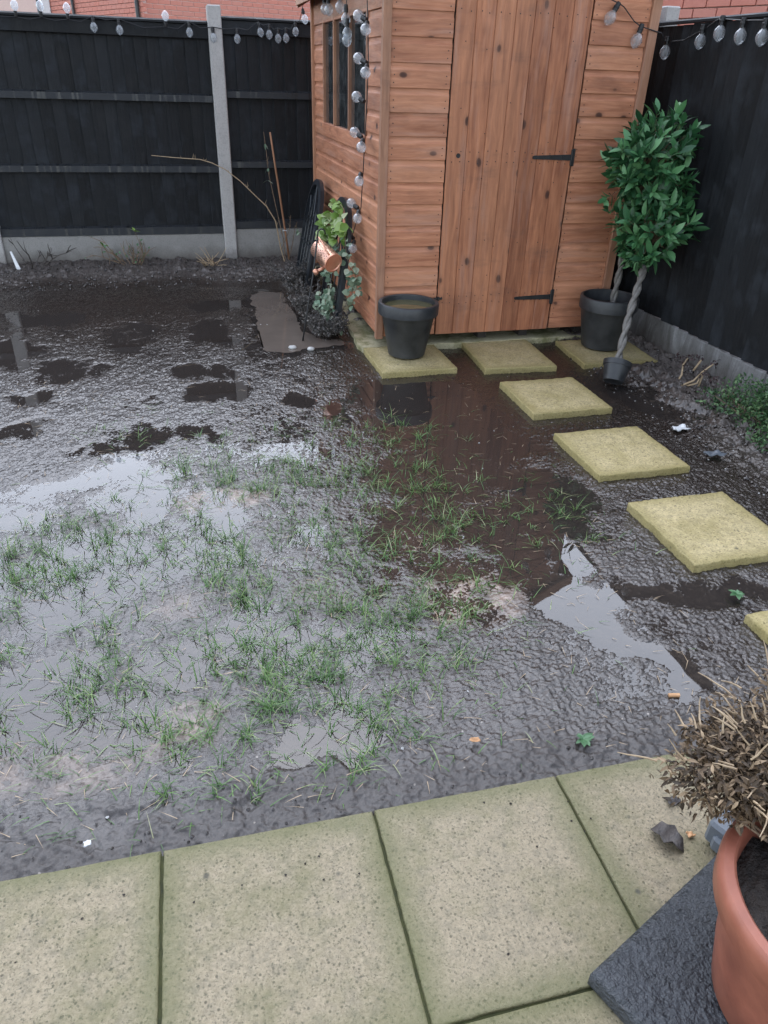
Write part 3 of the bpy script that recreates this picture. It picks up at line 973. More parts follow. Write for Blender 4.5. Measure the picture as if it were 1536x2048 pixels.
# base slab under the shed, with a ragged left and front edge
m = MB()
pts = []
for i in range(60):
    f_ = i / 59
    y_ = 4.70 + f_ * 2.3
    pts.append((1.10 + 0.03 * math.sin(f_ * 9 + 1) + float(vn(np.array([y_ * 14.0]), np.array([0.3]))[0]) * 0.022 - 0.03 * max(0, 0.15 - f_) / 0.15, y_))
front = []
for i in range(40):
    f_ = i / 39
    x_ = 3.02 - f_ * (3.02 - pts[0][0] - 0.02)
    front.append((x_, 4.60 + float(vn(np.array([x_ * 15.0]), np.array([9.3]))[0]) * 0.016))
poly = [(p[0], p[1], -0.1) for p in pts] + [(3.02, 7.0, -0.1)] + [(p[0], p[1], -0.1) for p in front]
m.prism([Vector(p) for p in poly][::-1], (0, 0, 0.142))
o = fixn(m.build('concrete_base', 'concrete_base'))
tag(o, 'broken mossy concrete base strip showing along the foot of the shed', 'concrete base')

m = MB()
for y_ in (4.68, 5.3, 5.9, 6.5):
    pass
for x_ in (1.35, 1.98, 2.29, 2.72):
    b = MB()
    b.box(x_ - 0.03, x_ + 0.03, SY0 + 0.06, SY1 - 0.06, 0.043, ZB - 0.002)
    b.build('bearer', 'dark_interior', shed)  # near-black colour stands in for the shade under the shed
m = MB()
m.box(SX0 + 0.03, SX1 - 0.03, SY0 + 0.03, SY1 - 0.03, ZB, ZB + 0.03)
m.build('floor', 'dark_interior', shed)


def shiplap(L_, h=PITCHB):
    """board lying along +x from 0 to L_, face towards -y, lower edge at z=0, upper scooped edge to z=h"""
    k = h / PITCHB
    sec = [(0.016, 0.0), (0.001, 0.0), (-0.0, 0.002), (0.0, 0.086 * k), (0.0012, 0.090 * k), (0.005, 0.0955 * k), (0.0075, 0.102 * k), (0.0085, 0.110 * k), (0.0085, h + 0.006), (0.016, h + 0.006)]
    mm = MB()
    mm.prism([(0, a, b) for a, b in sec], (L_, 0, 0))
    return mm


def board_mesh(L_, h, mat):
    o = fixn(shiplap(L_, h).build('board', mat))
    me_ = o.data
    bpy.data.objects.remove(o)
    return me_


z_start = 0.428 - 2 * PITCHB       # 0.181
levels = [z_start + PITCHB * i for i in range(15)]
DX0, DX1 = 1.612, 2.437
# front left and front right of the door
for xa, xb_ in ((SX0 + 0.028, DX0 - 0.006), (DX1 + 0.012, SX1 - 0.05)):
    me_ = board_mesh(xb_ - xa, PITCHB, 'shed_board_x')
    for z_ in levels:
        place('cladding_board', me_, (xa, SY0 + random.uniform(-.0008, .0008), z_), shed)
    m = MB()
    m.cbox(xa, xb_, SY0 - 0.004, SY0 + 0.016, ZB, z_start - 0.002, 0.003)
    m.build('skirting_board', 'shed_board_x', shed)
# left side: grain along y, face towards -x
q_side = Euler((0, 0, R(-90))).to_quaternion()
WY0, WY1, WZ0, WZ1 = 5.06, 6.50, 1.262, 1.955
full = board_mesh(SY1 - SY0 - 0.06, PITCHB, 'shed_board_x')
near = board_mesh(WY0 - SY0 - 0.03, PITCHB, 'shed_board_x')
far = board_mesh(SY1 - WY1 - 0.03, PITCHB, 'shed_board_x')
for z_ in levels:
    if z_ + PITCHB < 1.21:
        place('cladding_board', full, (SX0, SY1 - 0.03, z_), shed, rot=q_side)
    elif z_ < 1.90:
        place('cladding_board', near, (SX0, WY0, z_), shed, rot=q_side)
        place('cladding_board', far, (SX0, SY1 - 0.03, z_), shed, rot=q_side)
m = MB()
m.cbox(SX0 - 0.004, SX0 + 0.016, SY0 + 0.03, SY1 - 0.03, ZB, z_start - 0.002, 0.003)
m.build('skirting_board', 'shed_board_y', shed)
m = MB()
m.cbox(SX0 - 0.002, SX0 + 0.016, SY0 + 0.03, SY1 - 0.03, 1.912 + 0.006, ZE - 0.01, 0.003)
m.build('header_board', 'shed_board_y', shed)
# backing walls (inside faces), with the window opening left free
m = MB()
X = SX0 + 0.017
m.box(X, X + 0.014, SY0 + 0.02, SY1 - 0.02, ZB, WZ0 - 0.03)
m.box(X, X + 0.014, SY0 + 0.02, SY1 - 0.02, WZ1, ZE)
m.box(X, X + 0.014, SY0 + 0.02, WY0, WZ0 - 0.028, WZ1 - 0.002)
m.box(X, X + 0.014, WY1, SY1 - 0.02, WZ0 - 0.028, WZ1 - 0.002)
Y = SY0 + 0.017
m.box(SX0 + 0.033, DX0, Y, Y + 0.014, ZB, ZE)
m.box(DX1, SX1 - 0.033, Y, Y + 0.014, ZB, ZE)
m.box(SX0 + 0.033, SX1 - 0.033, SY1 - 0.03, SY1 - 0.016, ZB, ZE)
m.box(SX1 - 0.031, SX1 - 0.017, SY0 + 0.02, SY1 - 0.02, ZB, ZE)
m.build('inner_wall', 'dark_interior', shed)
# right side and back cladding, plain lower detail
me_ = board_mesh(SY1 - SY0 - 0.06, PITCHB, 'shed_board_x')
q_r = Euler((0, 0, R(90))).to_quaternion()
for z_ in levels:
    place('cladding_board', me_, (SX1, SY0 + 0.03, z_), shed, rot=q_r)
me_ = board_mesh(SX1 - SX0 - 0.08, PITCHB, 'shed_board_x')
q_b = Euler((0, 0, R(180))).to_quaternion()
for z_ in levels:
    place('cladding_board', me_, (SX1 - 0.04, SY1, z_), shed, rot=q_b)
# gables, roof
for y_, dy in ((SY0 + 0.002, 0.02), (SY1 - 0.022, 0.02)):
    m = MB()
    m.prism([(SX0 + 0.02, y_, 2.035), (SX1 - 0.02, y_, 2.035), (SX1 - 0.02, y_, ZE), (MIDX, y_, RIDGE - 0.02), (SX0 + 0.02, y_, ZE)], (0, dy, 0))
    fixn(m.build('gable', 'shed_board_x', shed))
m = MB()
ov = 0.10
sl = (RIDGE - ZE) / (MIDX - SX0)
for sgn in (-1, 1):
    xe = MIDX + sgn * (MIDX - SX0 + ov)
    ze = ZE - sl * ov + 0.012
    m.prism([(MIDX, SY0 - 0.09, RIDGE + 0.012), (xe, SY0 - 0.09, ze), (xe, SY0 - 0.09, ze + 0.022), (MIDX, SY0 - 0.09, RIDGE + 0.034)], (0, SY1 - SY0 + 0.18, 0))
roof = fixn(m.build('roof', 'roof_felt', shed))
for y_ in (SY0 - 0.108, SY1 + 0.09):
    for sgn in (-1, 1):
        xe = MIDX + sgn * (MIDX - SX0 + ov + 0.005)
        ze = ZE - sl * ov
        m = MB()
        m.prism([(MIDX, y_, RIDGE - 0.05), (xe, y_, ze - 0.05), (xe, y_, ze + 0.04), (MIDX, y_, RIDGE + 0.04)], (0, 0.018, 0))
        fixn(m.build('barge_board', 'shed_trim', roof))
for sgn in (-1, 1):
    xe = MIDX + sgn * (MIDX - SX0 + ov + 0.006)
    m = MB()
    m.cbox(min(xe, xe + sgn * 0.016), max(xe, xe + sgn * 0.016), SY0 - 0.088, SY1 + 0.088, ZE - sl * ov - 0.035, ZE - sl * ov + 0.035, 0.002)
    m.build('fascia', 'shed_trim', roof)
# corner trims
for x0, x1, y0, y1 in ((SX0 - 0.022, SX0 + 0.026, SY0 - 0.016, SY0 + 0.028), (SX1 - 0.048, SX1 + 0.012, SY0 - 0.016, SY0 + 0.028), (SX0 - 0.02, SX0 + 0.02, SY1 - 0.028, SY1 + 0.012), (SX1 - 0.02, SX1 + 0.02, SY1 - 0.028, SY1 + 0.012)):
    m = MB()
    m.cbox(x0, x1, y0, y1, ZB - 0.012, ZE - 0.002, 0.003)
    m.build('corner_trim', 'shed_trim', shed)
# door
door = MB()
door.box(DX0 + 0.004, DX1 + 0.006, SY0 + 0.008, SY0 + 0.02, ZB + 0.006, 2.03)
door = door.build('door', 'dark_interior', shed)
npl = 7
pw = (DX1 - DX0 - 0.002) / npl
me_ = None
for i in range(npl):
    if me_ is None:
        mm = MB()
        c = 0.004
        w_ = pw
        sec = [(0.0006, 0.014), (0.0006, c), (c, 0.0), (w_ * 0.5, -0.0006), (w_ - c, 0.0), (w_ - 0.0006, c), (w_ - 0.0006, 0.014)]
        mm.prism([(a, b_, 0) for a, b_ in sec], (0, 0, 2.03 - ZB))
        o = fixn(mm.build('plank', 'shed_plank'))
        me_ = o.data
        bpy.data.objects.remove(o)
    place('plank', me_, (DX0 + 0.002 + i * pw, SY0 - 0.008, ZB), door)
m = MB()
m.cbox(DX0 + 0.02, DX1 - 0.02, SY0 + 0.021, SY0 + 0.045, 1.14, 1.23, 0.003)
m.build('ledge', 'shed_trim', door)


def hinge(z, xL, xR):
    m = MB()
    y_ = SY0 - 0.0135
    m.prism([(xL, y_, z - 0.007), (xL + 0.01, y_, z - 0.011), (xR, y_, z - 0.017), (xR, y_, z + 0.017), (xL + 0.01, y_, z + 0.009), (xL, y_, z + 0.005)], (0, 0.0045, 0))
    m.cbox(xR + 0.004, xR + 0.024, y_ - 0.004, y_ + 0.0035, z - 0.05, z + 0.05, 0.002)
    m.tube([(xR + 0.002, y_ - 0.003, z - 0.045), (xR + 0.002, y_ - 0.003, z + 0.045)], 0.006, 8)
    for f_ in (0.12, 0.45, 0.8):
        xx = xL + (xR - xL) * f_
        m.lathe([(0.0, 0.004), (0.0045, 0.003), (0.006, 0.0)], (xx, y_, z), 8, Matrix.Rotation(R(90), 3, 'X'))
    fixn(m.build('hinge', 'black_iron', door))


hinge(1.19, 2.17, 2.43)
hinge(0.327, 2.16, 2.425)
m = MB()
m.cbox(DX0 - 0.03, DX0 + 0.03, SY0 - 0.021, SY0 - 0.0125, 0.338, 0.352, 0.002)
m.cbox(DX0 - 0.006, DX0 + 0.008, SY0 - 0.026, SY0 - 0.0215, 0.33, 0.36, 0.002)
m.build('bolt', 'black_iron', door)
m = MB()
m.lathe([(0.0, -0.0005), (0.012, 0.0), (0.0135, 0.001), (0.0135, -0.006)], (1.684, SY0 - 0.0095, 1.195), 16, Matrix.Rotation(R(90), 3, 'X'))
fixn(m.build('latch_hole', 'black_rubber_cord', door))
# nail heads
m = MB()
rotx = Matrix.Rotation(R(90), 3, 'X')
prof = [(0.0, 0.0014), (0.0028, 0.001), (0.0035, -0.001)]
for z_ in levels:
    for x_ in (SX0 + 0.05, DX0 - 0.028, DX1 + 0.035, SX1 - 0.075):
        for dz in (0.025, 0.066):
            m.lathe(prof, (x_ + random.uniform(-.003, .003), SY0 - 0.0015, z_ + dz + random.uniform(-.004, .004)), 6, rotx)
for z_ in (0.36, 0.31, 1.16, 1.215, 1.92):
    for i in range(npl):
        for dx in (0.03, 0.085):
            m.lathe(prof, (DX0 + i * pw + dx + random.uniform(-.006, .006), SY0 - 0.0095, z_ + random.uniform(-.008, .008)), 6, rotx)
for k in range(26):
    m.lathe(prof, (random.uniform(DX0 + .03, DX1 - .03), SY0 - 0.0095, random.uniform(0.2, 1.9)), 6, rotx)
tag(m.build('nail_head', 'black_rubber_cord', shed), kind='stuff')
# window
win = MB()
win.cbox(SX0 - 0.006, SX0 + 0.03, WY0 - 0.0, WY1, WZ0 - 0.094, WZ0, 0.003)
win = win.build('window', 'shed_board_y', shed)
for y_ in (WY0, 5.578 - 0.012, 6.085 - 0.012, WY1 - 0.024):
    m = MB()
    m.cbox(SX0 - 0.004, SX0 + 0.03, y_, y_ + 0.024, WZ0 + 0.0005, WZ1 - 0.001, 0.002)
    m.build('glazing_bar', 'shed_trim', win)
m = MB()
m.cbox(SX0 - 0.003, SX0 + 0.03, WY0 + 0.025, WY1 - 0.025, WZ1 - 0.02, WZ1 - 0.001, 0.002)
m.build('top_rail', 'shed_trim', win)
for a_, b_ in ((WY0 + 0.024, 5.566), (5.59, 6.073), (6.097, WY1 - 0.024)):
    m = MB()
    m.box(SX0 + 0.017, SX0 + 0.020, a_, b_, WZ0 + 0.0005, WZ1 - 0.02)
    m.build('pane', 'glass', win)
# things half seen inside the shed, behind the glass: one shelf with a box
m = MB()
m.cbox(SX1 - 0.35, SX1 - 0.04, 4.9, 6.7, 1.20, 1.225, 0.002)
m.build('shelf', 'shed_trim', shed)


# ------------------------------------------------------------------ neighbours' brick buildings
def brick_building(name, base, heading, right_len, left_len, H_, zb0, zb1, vis_r, vis_l, label, cat, zroof, bl=0.225):
    """corner at base; left face runs along heading (turned from +Y towards -X), right face at right angles"""
    a = R(heading)
    dl = Vector((-math.sin(a), math.cos(a), 0))
    dr = Vector((math.cos(a), math.sin(a), 0))
    B = Vector(base)
    th = thing(name, base, label, cat)
    bme = {}
    for key, d, ln, nrm, vis in (('r', dr, right_len, -dl, vis_r), ('l', dl, left_len, -dr, vis_l)):
        if ln <= 0:
            continue
        vs = []
        quads_ = []
        # plain wall sheet, set back where single bricks are built
        back = 0.012
        rows = [(-0.2, zb0, 0.0), (zb0, zb1, back), (zb1, H_, 0.0)]
        me_v, me_f, wc = [], [], []
        for z0, z1, bk in rows:
            k = len(me_v)
            for s_, z_ in ((0, z0), (ln, z0), (ln, z1), (0, z1)):
                p = B + d * s_ - nrm * bk
                me_v.append((p.x - B.x, p.y - B.y, z_ - B.z))
                wc.append((s_, z_, 0))
            me_f.append((k, k + 1, k + 2, k + 3))
        me_ = bpy.data.meshes.new('wall')
        me_.from_pydata(me_v, [], me_f)
        at_ = me_.attributes.new('wallco', 'FLOAT_VECTOR', 'POINT')
        at_.data.foreach_set('vector', [c_ for w_ in wc for c_ in w_])
        me_.materials.append(MAT['brick_wall_far'])
        w = bpy.data.objects.new('wall', me_)
        COL.objects.link(w)
        w.parent = th
        m = MB()
        p0, p1 = B - nrm * (back - 0.004), B + d * ln - nrm * (back - 0.004)
        m.add([(p0.x, p0.y, zb0), (p1.x, p1.y, zb0), (p1.x, p1.y, zb1), (p0.x, p0.y, zb1)], [(0, 1, 2, 3)])
        m.build('mortar_bed', 'mortar', th)
        # single bricks of the courses seen above the fence
        q = Matrix((d, -nrm, Vector((0, 0, 1)))).transposed().to_quaternion()
        mm = MB()
        mm.cbox(0.0, bl - 0.010, -0.002, 0.02, 0.0, 0.065, 0.002)
        ob = mm.build('brick', 'brick_red')
        bme = ob.data
        bpy.data.objects.remove(ob)
        z_ = zb0
        row = 0
        while z_ + 0.07 < zb1:
            s_ = vis[0] + (0.5 * bl if row % 2 else 0)
            while s_ + bl < vis[1]:
                p = B + d * s_ + nrm * 0.0 - nrm * random.uniform(0, 0.0015)
                place('brick', bme, (p.x, p.y, z_ + 0.005), w, rot=q)
                s_ += bl
            z_ += 0.075
            row += 1
    # roof, low and hipped back from the eaves
    far = B + dr * max(right_len, 6) + dl * max(left_len, 6)
    e0, e1, e2, e3 = B - dr * .2 - dl * .2, B + dr * (max(right_len, 6) + .2) - dl * .2, B + dr * (max(right_len, 6) + .2) + dl * (max(left_len, 6) + .2), B - dr * .2 + dl * (max(left_len, 6) + .2)
    mid0 = (e0 + e3) / 2 + dr * 2.5
    mid1 = (e1 + e2) / 2 - dr * 2.5
    m = MB()
    P = lambda p, z: (p.x, p.y, z)
    m.add([P(e0, H_), P(e1, H_), P(e2, H_), P(e3, H_), P(mid0, zroof), P(mid1, zroof)], [(0, 1, 5, 4), (1, 2, 5), (2, 3, 4, 5), (3, 0, 4), (0, 3, 2, 1)])
    m.build('roof', 'roof_tile', th)
    return th, B, dl, dr


houseL, hb, hdl, hdr = brick_building('brick_house', (-0.194, 16.0, 0.0), 25, 11.0, 9.0, 4.6, 2.325, 3.0, (0.0, 5.8), (0.0, 5.6), 'red brick house with thin dark downpipes beyond the back fence', 'house', 6.4)
for s_, rr in ((0.03, 0.035), (3.05, 0.03), (5.1, 0.03)):
    p = hb + hdl * s_ - hdr * 0.06
    m = MB()
    m.tube([(p.x, p.y, 0), (p.x, p.y, 4.6)], rr, 10)
    m.build('downpipe', 'black_plastic', houseL, smooth=True)
p = hb + hdl * 4.5 - hdr * 0.02
m = MB()
m.cbox(p.x - 0.16, p.x + 0.02, p.y - 0.08, p.y + 0.05, 2.50, 2.85, 0.01)
m.build('white_wall_box', 'white_plastic', houseL)  # plain white box on the wall, purpose unknown
Bg = Vector((6.7, 2.5, 0))
houseR, rb, rdl, rdr = brick_building('brick_garage', tuple(Bg), 25, 5.0, 9.0, 2.75, 1.95, 2.55, (0, 0), (2.5, 7.0), 'low red brick building close behind the right fence', 'garage', 3.2)

# ------------------------------------------------------------------ pots
def ring_pot(name, c, z0, z1, rb_, rt_, lip_h, lip_out, wall, label, mat='black_plastic', tilt=None, cat='pot', n=48):
    th = thing(name, (c[0], c[1], z0), label, cat)
    h = z1 - z0
    rl = rt_ - lip_out
    prof = [(0.0, 0.0), (rb_ - 0.006, 0.0), (rb_, 0.005), (rb_ + (rl - rb_) * 0.96, h - lip_h - 0.004), (rl + 0.002, h - lip_h), (rt_ - 0.004, h - lip_h), (rt_, h - lip_h + 0.005), (rt_ + 0.002, h - 0.01), (rt_ - 0.002, h - 0.002), (rt_ - 0.006, h), (rt_ - wall, h), (rt_ - wall - 0.003, h - 0.004), (rt_ - wall - 0.005, h - lip_h), (rb_ + (rl - rb_) * 0.5 - wall, h * 0.35), (0.0, h * 0.33)]
    m = MB()
    m.lathe(prof, (c[0], c[1], z0), n, tilt)
    auto_smooth(m.build('body', mat, th), 35)
    return th, h


pot1, _ = ring_pot('flower_pot', (1.358, 4.425), 0.047, 0.385, 0.118, 0.19, 0.075, 0.02, 0.02, 'black plastic pot brimming with murky water beside the shed corner')
t = NT('pot_water')
t.bsdf(t.mix(t.noise(t.pos, 22, 4, 0.7), (0.06, 0.06, 0.03), (0.17, 0.155, 0.075)), 0.04, ior=1.45)
MAT['pot_water'] = t.m
m = MB()
m.lathe([(0.0, 0.0), (0.168, 0.0)], (1.358, 4.425, 0.352), 40)
fixn(m.build('water', 'pot_water', pot1))
pot2, _ = ring_pot('flower_pot', (2.735, 4.365), 0.047, 0.385, 0.135, 0.19, 0.085, 0.012, 0.014, 'large black pot on a slab holding a twisted-stem bay tree')
m = MB()
m.lathe([(0.0, 0.012), (0.08, 0.006), (0.13, 0.0), (0.174, -0.004)], (2.735, 4.365, 0.315), 30)
fixn(m.build('compost', 'soil', pot2))


# ------------------------------------------------------------------ leaves and crowns
def leaf_geo(L_, W_, fold=0.25, curl=0.15, nseg=4):
    """pointed oval leaf along +x, face up +z, midrib folded"""
    vs, fs = [], []
    for i in range(nseg + 1):
        f_ = i / nseg
        w = W_ * 0.5 * math.sin(math.pi * min(1, f_ * 0.93 + 0.07)) ** 0.8 if 0 < i < nseg else 0.0
        x = L_ * f_
        z = -curl * L_ * f_ * f_
        vs += [(x, -w, z + fold * w), (x, 0, z), (x, w, z + fold * w)]
    for i in range(nseg):
        a, b_ = i * 3, (i + 1) * 3
        fs += [(a, b_, b_ + 1, a + 1), (a + 1, b_ + 1, b_ + 2, a + 2)]
    return vs, fs


def leaf_data(name, mat, L_, W_, **k):
    v_, f_ = leaf_geo(L_, W_, **k)
    me_ = bpy.data.meshes.new(name)
    me_.from_pydata(v_, [], f_)
    bm = bmesh.new()
    bm.from_mesh(me_)
    bmesh.ops.remove_doubles(bm, verts=bm.verts, dist=1e-6)
    bm.to_mesh(me_)
    bm.free()
    me_.polygons.foreach_set('use_smooth', [True] * len(me_.polygons))
    me_.materials.append(MAT[mat])
    return me_


def orient(d, up=Vector((0, 0, 1)), roll=0.0):
    """quaternion taking +x to d and +z roughly to up"""
    d = Vector(d).normalized()
    u = up - d * up.dot(d)
    if u.length < 1e-4:
        u = d.orthogonal()
    u.normalize()
    s_ = u.cross(d)
    return Matrix((d, s_, u)).transposed().to_quaternion() @ Quaternion((1, 0, 0), roll)


def rnd_dir():
    while True:
        v_ = Vector((random.uniform(-1, 1), random.uniform(-1, 1), random.uniform(-1, 1)))
        if 0.05 < v_.length < 1:
            return v_.normalized()


def bay_crown(th, c, rad, nspr, nobj, trunk_top):
    c = Vector(c)
    m = MB()
    tw = MB()
    datas = [leaf_data('leaf', 'laurel_leaf', L_, W_, fold=fo, curl=cu) for L_, W_, fo, cu in ((0.10, 0.036, .3, .15), (0.088, 0.034, .2, .25), (0.108, 0.035, .35, .05), (0.075, 0.03, .25, .3))]
    cands = []
    for i in range(nspr):
        d = rnd_dir()
        r_ = random.uniform(0.45, 1.0) ** 0.55
        lump = 0.82 + 0.3 * float(vn(np.array([d.x * 2.2 + c.z * 7]), np.array([d.y * 2.2 + d.z * 3]))[0])
        p = c + Vector((d.x * rad[0], d.y * rad[1], d.z * rad[2])) * r_ * lump
        if p.x > 3.11 or p.y > 4.585:
            continue
        ax = (d * 0.8 + Vector((0, 0, 0.55)) + rnd_dir() * 0.35).normalized()
        root = c + (trunk_top - c) * 0.4 + Vector((d.x * rad[0], d.y * rad[1], d.z * rad[2])) * 0.15
        tw.tube([root, (root + p) / 2 + rnd_dir() * 0.02, p], [0.003, 0.0022, 0.0012], 4)
        nl = random.randint(5, 8)
        for k in range(nl):
            an = 2.4 * k + random.random()
            side = ax.orthogonal().normalized()
            side = Quaternion(ax, an) @ side
            sp_ = 0.35 + 0.55 * (k / nl) + random.uniform(-.1, .1)
            ld = (ax * math.cos(sp_ * 1.3) + side * math.sin(sp_ * 1.3)).normalized()
            base = p - ax * 0.045 * (k / nl)
            if base.x + ld.x * 0.08 > 3.13 or base.y + ld.y * 0.08 > 4.605:
                continue
            facing = (d.dot((CAM - c).normalized()) + 0.5 * r_)
            cands.append((facing, base, orient(ld, ax, random.uniform(-.5, .5)), random.choice(datas), random.uniform(.6, 1.15)))
    cands.sort(key=lambda a: -a[0])
    for facing, base, q, dt, s_ in cands[nobj:]:
        vs = [base + q @ (Vector(v_.co) * s_) for v_ in dt.vertices]
        m.add(vs, [tuple(p_.vertices) for p_ in dt.polygons])
    cr = m.build('crown', 'laurel_leaf', th, smooth=True)
    for facing, base, q, dt, s_ in cands[:nobj]:
        place('leaf', dt, base, cr, rot=q, scale=s_)
    tw.build('twigs', 'twig_brown', th)
    return cr


def braided_trunk(th, pts, rad, turns):
    pts = [Vector(p) for p in pts]
    N = 44
    for ph in (0, math.pi):
        m = MB()
        ctr = []
        for i in range(N + 1):
            f_ = i / N * (len(pts) - 1)
            k = min(int(f_), len(pts) - 2)
            p = pts[k].lerp(pts[k + 1], f_ - k)
            an = ph + turns * 2 * math.pi * i / N
            d = (pts[-1] - pts[0]).normalized()
            a = d.orthogonal().normalized()
            b_ = d.cross(a)
            ctr.append(p + (a * math.cos(an) + b_ * math.sin(an)) * rad * 0.72)
        m.tube(ctr, [rad * random.uniform(0.9, 1.08) for _ in ctr], 8)
        m.build('trunk', 'trunk_grey', th, smooth=True)


tr1 = thing('bay_tree', (2.77, 4.36, 0.33), 'taller bay tree with braided stem standing in the large black pot', 'tree', 'twisted-stem bay trees by the shed')
top1 = Vector((2.765, 4.34, 1.02))
braided_trunk(tr1, [(2.765, 4.37, 0.315), (2.768, 4.355, 0.62), top1], 0.014, 2.6)
bay_crown(tr1, (2.775, 4.27, 1.18), (0.30, 0.27, 0.31), 175, 295, top1)
tr2 = thing('bay_tree', (2.50, 3.77, 0.03), 'shorter bay tree leaning back out of a small tipped black pot', 'tree', 'twisted-stem bay trees by the shed')
b2 = Vector((2.495, 3.765, 0.135))
top2 = Vector((2.79, 4.13, 0.62))
braided_trunk(tr2, [b2 - (top2 - b2).normalized() * 0.05, b2.lerp(top2, 0.5) + Vector((-.012, 0, 0)), top2], 0.015, 3.0)
bay_crown(tr2, (2.83, 4.20, 0.85), (0.28, 0.25, 0.27), 125, 220, top2)
axd = (top2 - b2 + Vector((0, 0, 0.22))).normalized()
tilt = Vector((0, 0, 1)).rotation_difference(axd).to_matrix()
pot3 = thing('nursery_pot', (2.46, 3.70, 0.02), 'small black nursery pot tipped over in front of the slab', 'pot')
m = MB()
h = 0.125
m.lathe([(0.0, 0.004), (0.052, 0.004), (0.056, 0.0), (0.061, 0.002), (0.078, h - 0.03), (0.083, h - 0.03), (0.086, h), (0.080, h), (0.076, h - 0.02), (0.0, h - 0.022)], b2 - axd * (h - 0.015), 32, tilt)
auto_smooth(m.build('body', 'black_plastic', pot3), 35)


# ------------------------------------------------------------------ twiggy plants
def twig_path(p, d, L_, n=5, wob=0.25, droop=0.0):
    pts = [Vector(p)]
    d = Vector(d).normalized()
    for i in range(n):
        d = (d + rnd_dir() * wob + Vector((0, 0, -droop))).normalized()
        pts.append(pts[-1] + d * L_ / n)
    return pts


def twig_bush(th, c, spread, hgt, n, mat_t, mat_l, leaves, leaf=(0.014, 0.006), r0=0.0022, up=0.9, sub=2, ymax=None):
    c = Vector(c)
    st, fo = MB(), MB()
    lg = leaf_geo(leaf[0], leaf[1], nseg=2)
    for i in range(n):
        an = random.uniform(0, 2 * math.pi)
        rr = math.sqrt(random.random())
        d = Vector((math.cos(an) * rr * spread / hgt, math.sin(an) * rr * spread / hgt, up))
        L_ = hgt * random.uniform(0.6, 1.1) * d.length
        pts = twig_path(c + Vector((math.cos(an), math.sin(an), 0)) * 0.03 * rr * 3, d, L_, 5, 0.22)
        if ymax and any(p.y > ymax for p in pts):
            continue
        st.tube(pts, [r0 * (1 - 0.15 * k) for k in range(len(pts))], 4)
        segs = [pts]
        for s_ in range(sub):
            k = random.randint(1, 4)
            q_ = twig_path(pts[k], (pts[k] - pts[k - 1]).normalized() + rnd_dir() * 0.8, L_ * random.uniform(0.2, 0.45), 3, 0.25)
            if ymax and any(p.y > ymax for p in q_):
                continue
            st.tube(q_, [r0 * 0.7, r0 * 0.6, r0 * 0.5, r0 * 0.35], 3)
            segs.append(q_)
        for sg in segs:
            for k in range(leaves):
                a_ = random.randint(1, len(sg) - 1)
                p = sg[a_ - 1].lerp(sg[a_], random.random())
                q = orient((rnd_dir() + (sg[a_] - sg[a_ - 1]).normalized() * 0.6 + Vector((0, 0, .2))), roll=random.uniform(-1, 1))
                s2 = random.uniform(0.6, 1.3)
                fo.add([p + q @ (Vector(v_) * s2) for v_ in lg[0]], lg[1])
    st.build('stems', mat_t, th)
    if fo.v:
        fo.build('foliage', mat_l, th)


for c, sp_, hg, n_, lab in (((0.93, 6.22, 0.04), 0.17, 0.22, 46, 'dark straggly heather bush farthest back beside the arched mirror'),
                            ((0.90, 5.50, 0.03), 0.13, 0.22, 40, 'dark dead heather bush behind the black hook stake'),
                            ((0.945, 5.02, 0.02), 0.11, 0.15, 46, 'low dark heather clump at the corner of the flooded trench')):
    th = thing('heather_bush', c, lab, 'bush', 'dark heather bushes along the shed wall')
    twig_bush(th, c, sp_, hg, n_, 'twig_dark', 'heather', 16, (0.022, 0.009), r0=0.003, sub=3)

# bare shrubs along the back fence
th = thing('bare_shrub', (-1.30, 7.36, 0.02), 'bare brown twiggy shrub by the white plant label', 'shrub')
twig_bush(th, (-1.27, 7.30, 0.03), 0.34, 0.24, 16, 'twig_dark', 'dead_leaf', 0, r0=0.0075, sub=3, ymax=7.455)
th = thing('budding_shrub', (-0.41, 7.34, 0.02), 'sparse greenish shrub with a few buds below the left fence panel', 'shrub')
twig_bush(th, (-0.41, 7.30, 0.03), 0.24, 0.24, 18, 'twig_brown', 'weed_leaf', 1, (0.03, 0.015), r0=0.006, sub=3, ymax=7.455)
for p_ in ((-0.37, 7.36, 0.31), (-0.66, 7.36, 0.19)):
    m = MB()
    m.tube([(p_[0] + 0.03, 7.34, 0.03), (p_[0] + 0.04, 7.35, p_[2] * .5), p_], [.004, .003, .002], 5)
    m.build('stem', 'twig_brown', th)
    bud = leaf_data('leaf', 'ivy_leaf', 0.05, 0.028)
    for k in range(5):
        place('leaf', bud, p_, th, rot=orient(rnd_dir() + Vector((0, -.4, .3))))
th = thing('straw_stubble', (0.27, 7.12, 0.03), 'clump of pale dead stalks on a dark soil heap below the post', 'dead plant')
m = MB()
for k in range(16):
    m.tube(twig_path((0.27 + random.uniform(-.06, .06), 7.12 + random.uniform(-.05, .05), 0.05), (random.uniform(-1, 1), random.uniform(-.7, .4), random.uniform(.15, .9)), random.uniform(.08, .2), 4, .15), [.005, .0045, .004, .003, .002], 4)
m.build('stalks', 'twig_pale', th)
m = MB()
for k in range(40):
    p = Vector((0.30 + random.gauss(0, .07), 7.06 + random.gauss(0, .05), 0.045))
    m.tube([p, p + Vector((random.uniform(-.05, .05), random.uniform(-.05, .05), random.uniform(-.01, .03)))], [.006, .002], 4)
tag(m.build('roots', 'twig_dark', th), kind='stuff')
th = thing('plant_label', (-1.47, 7.28, 0.02), 'white wedge-shaped plastic plant label stuck in the soil', 'plant label')
m = MB()
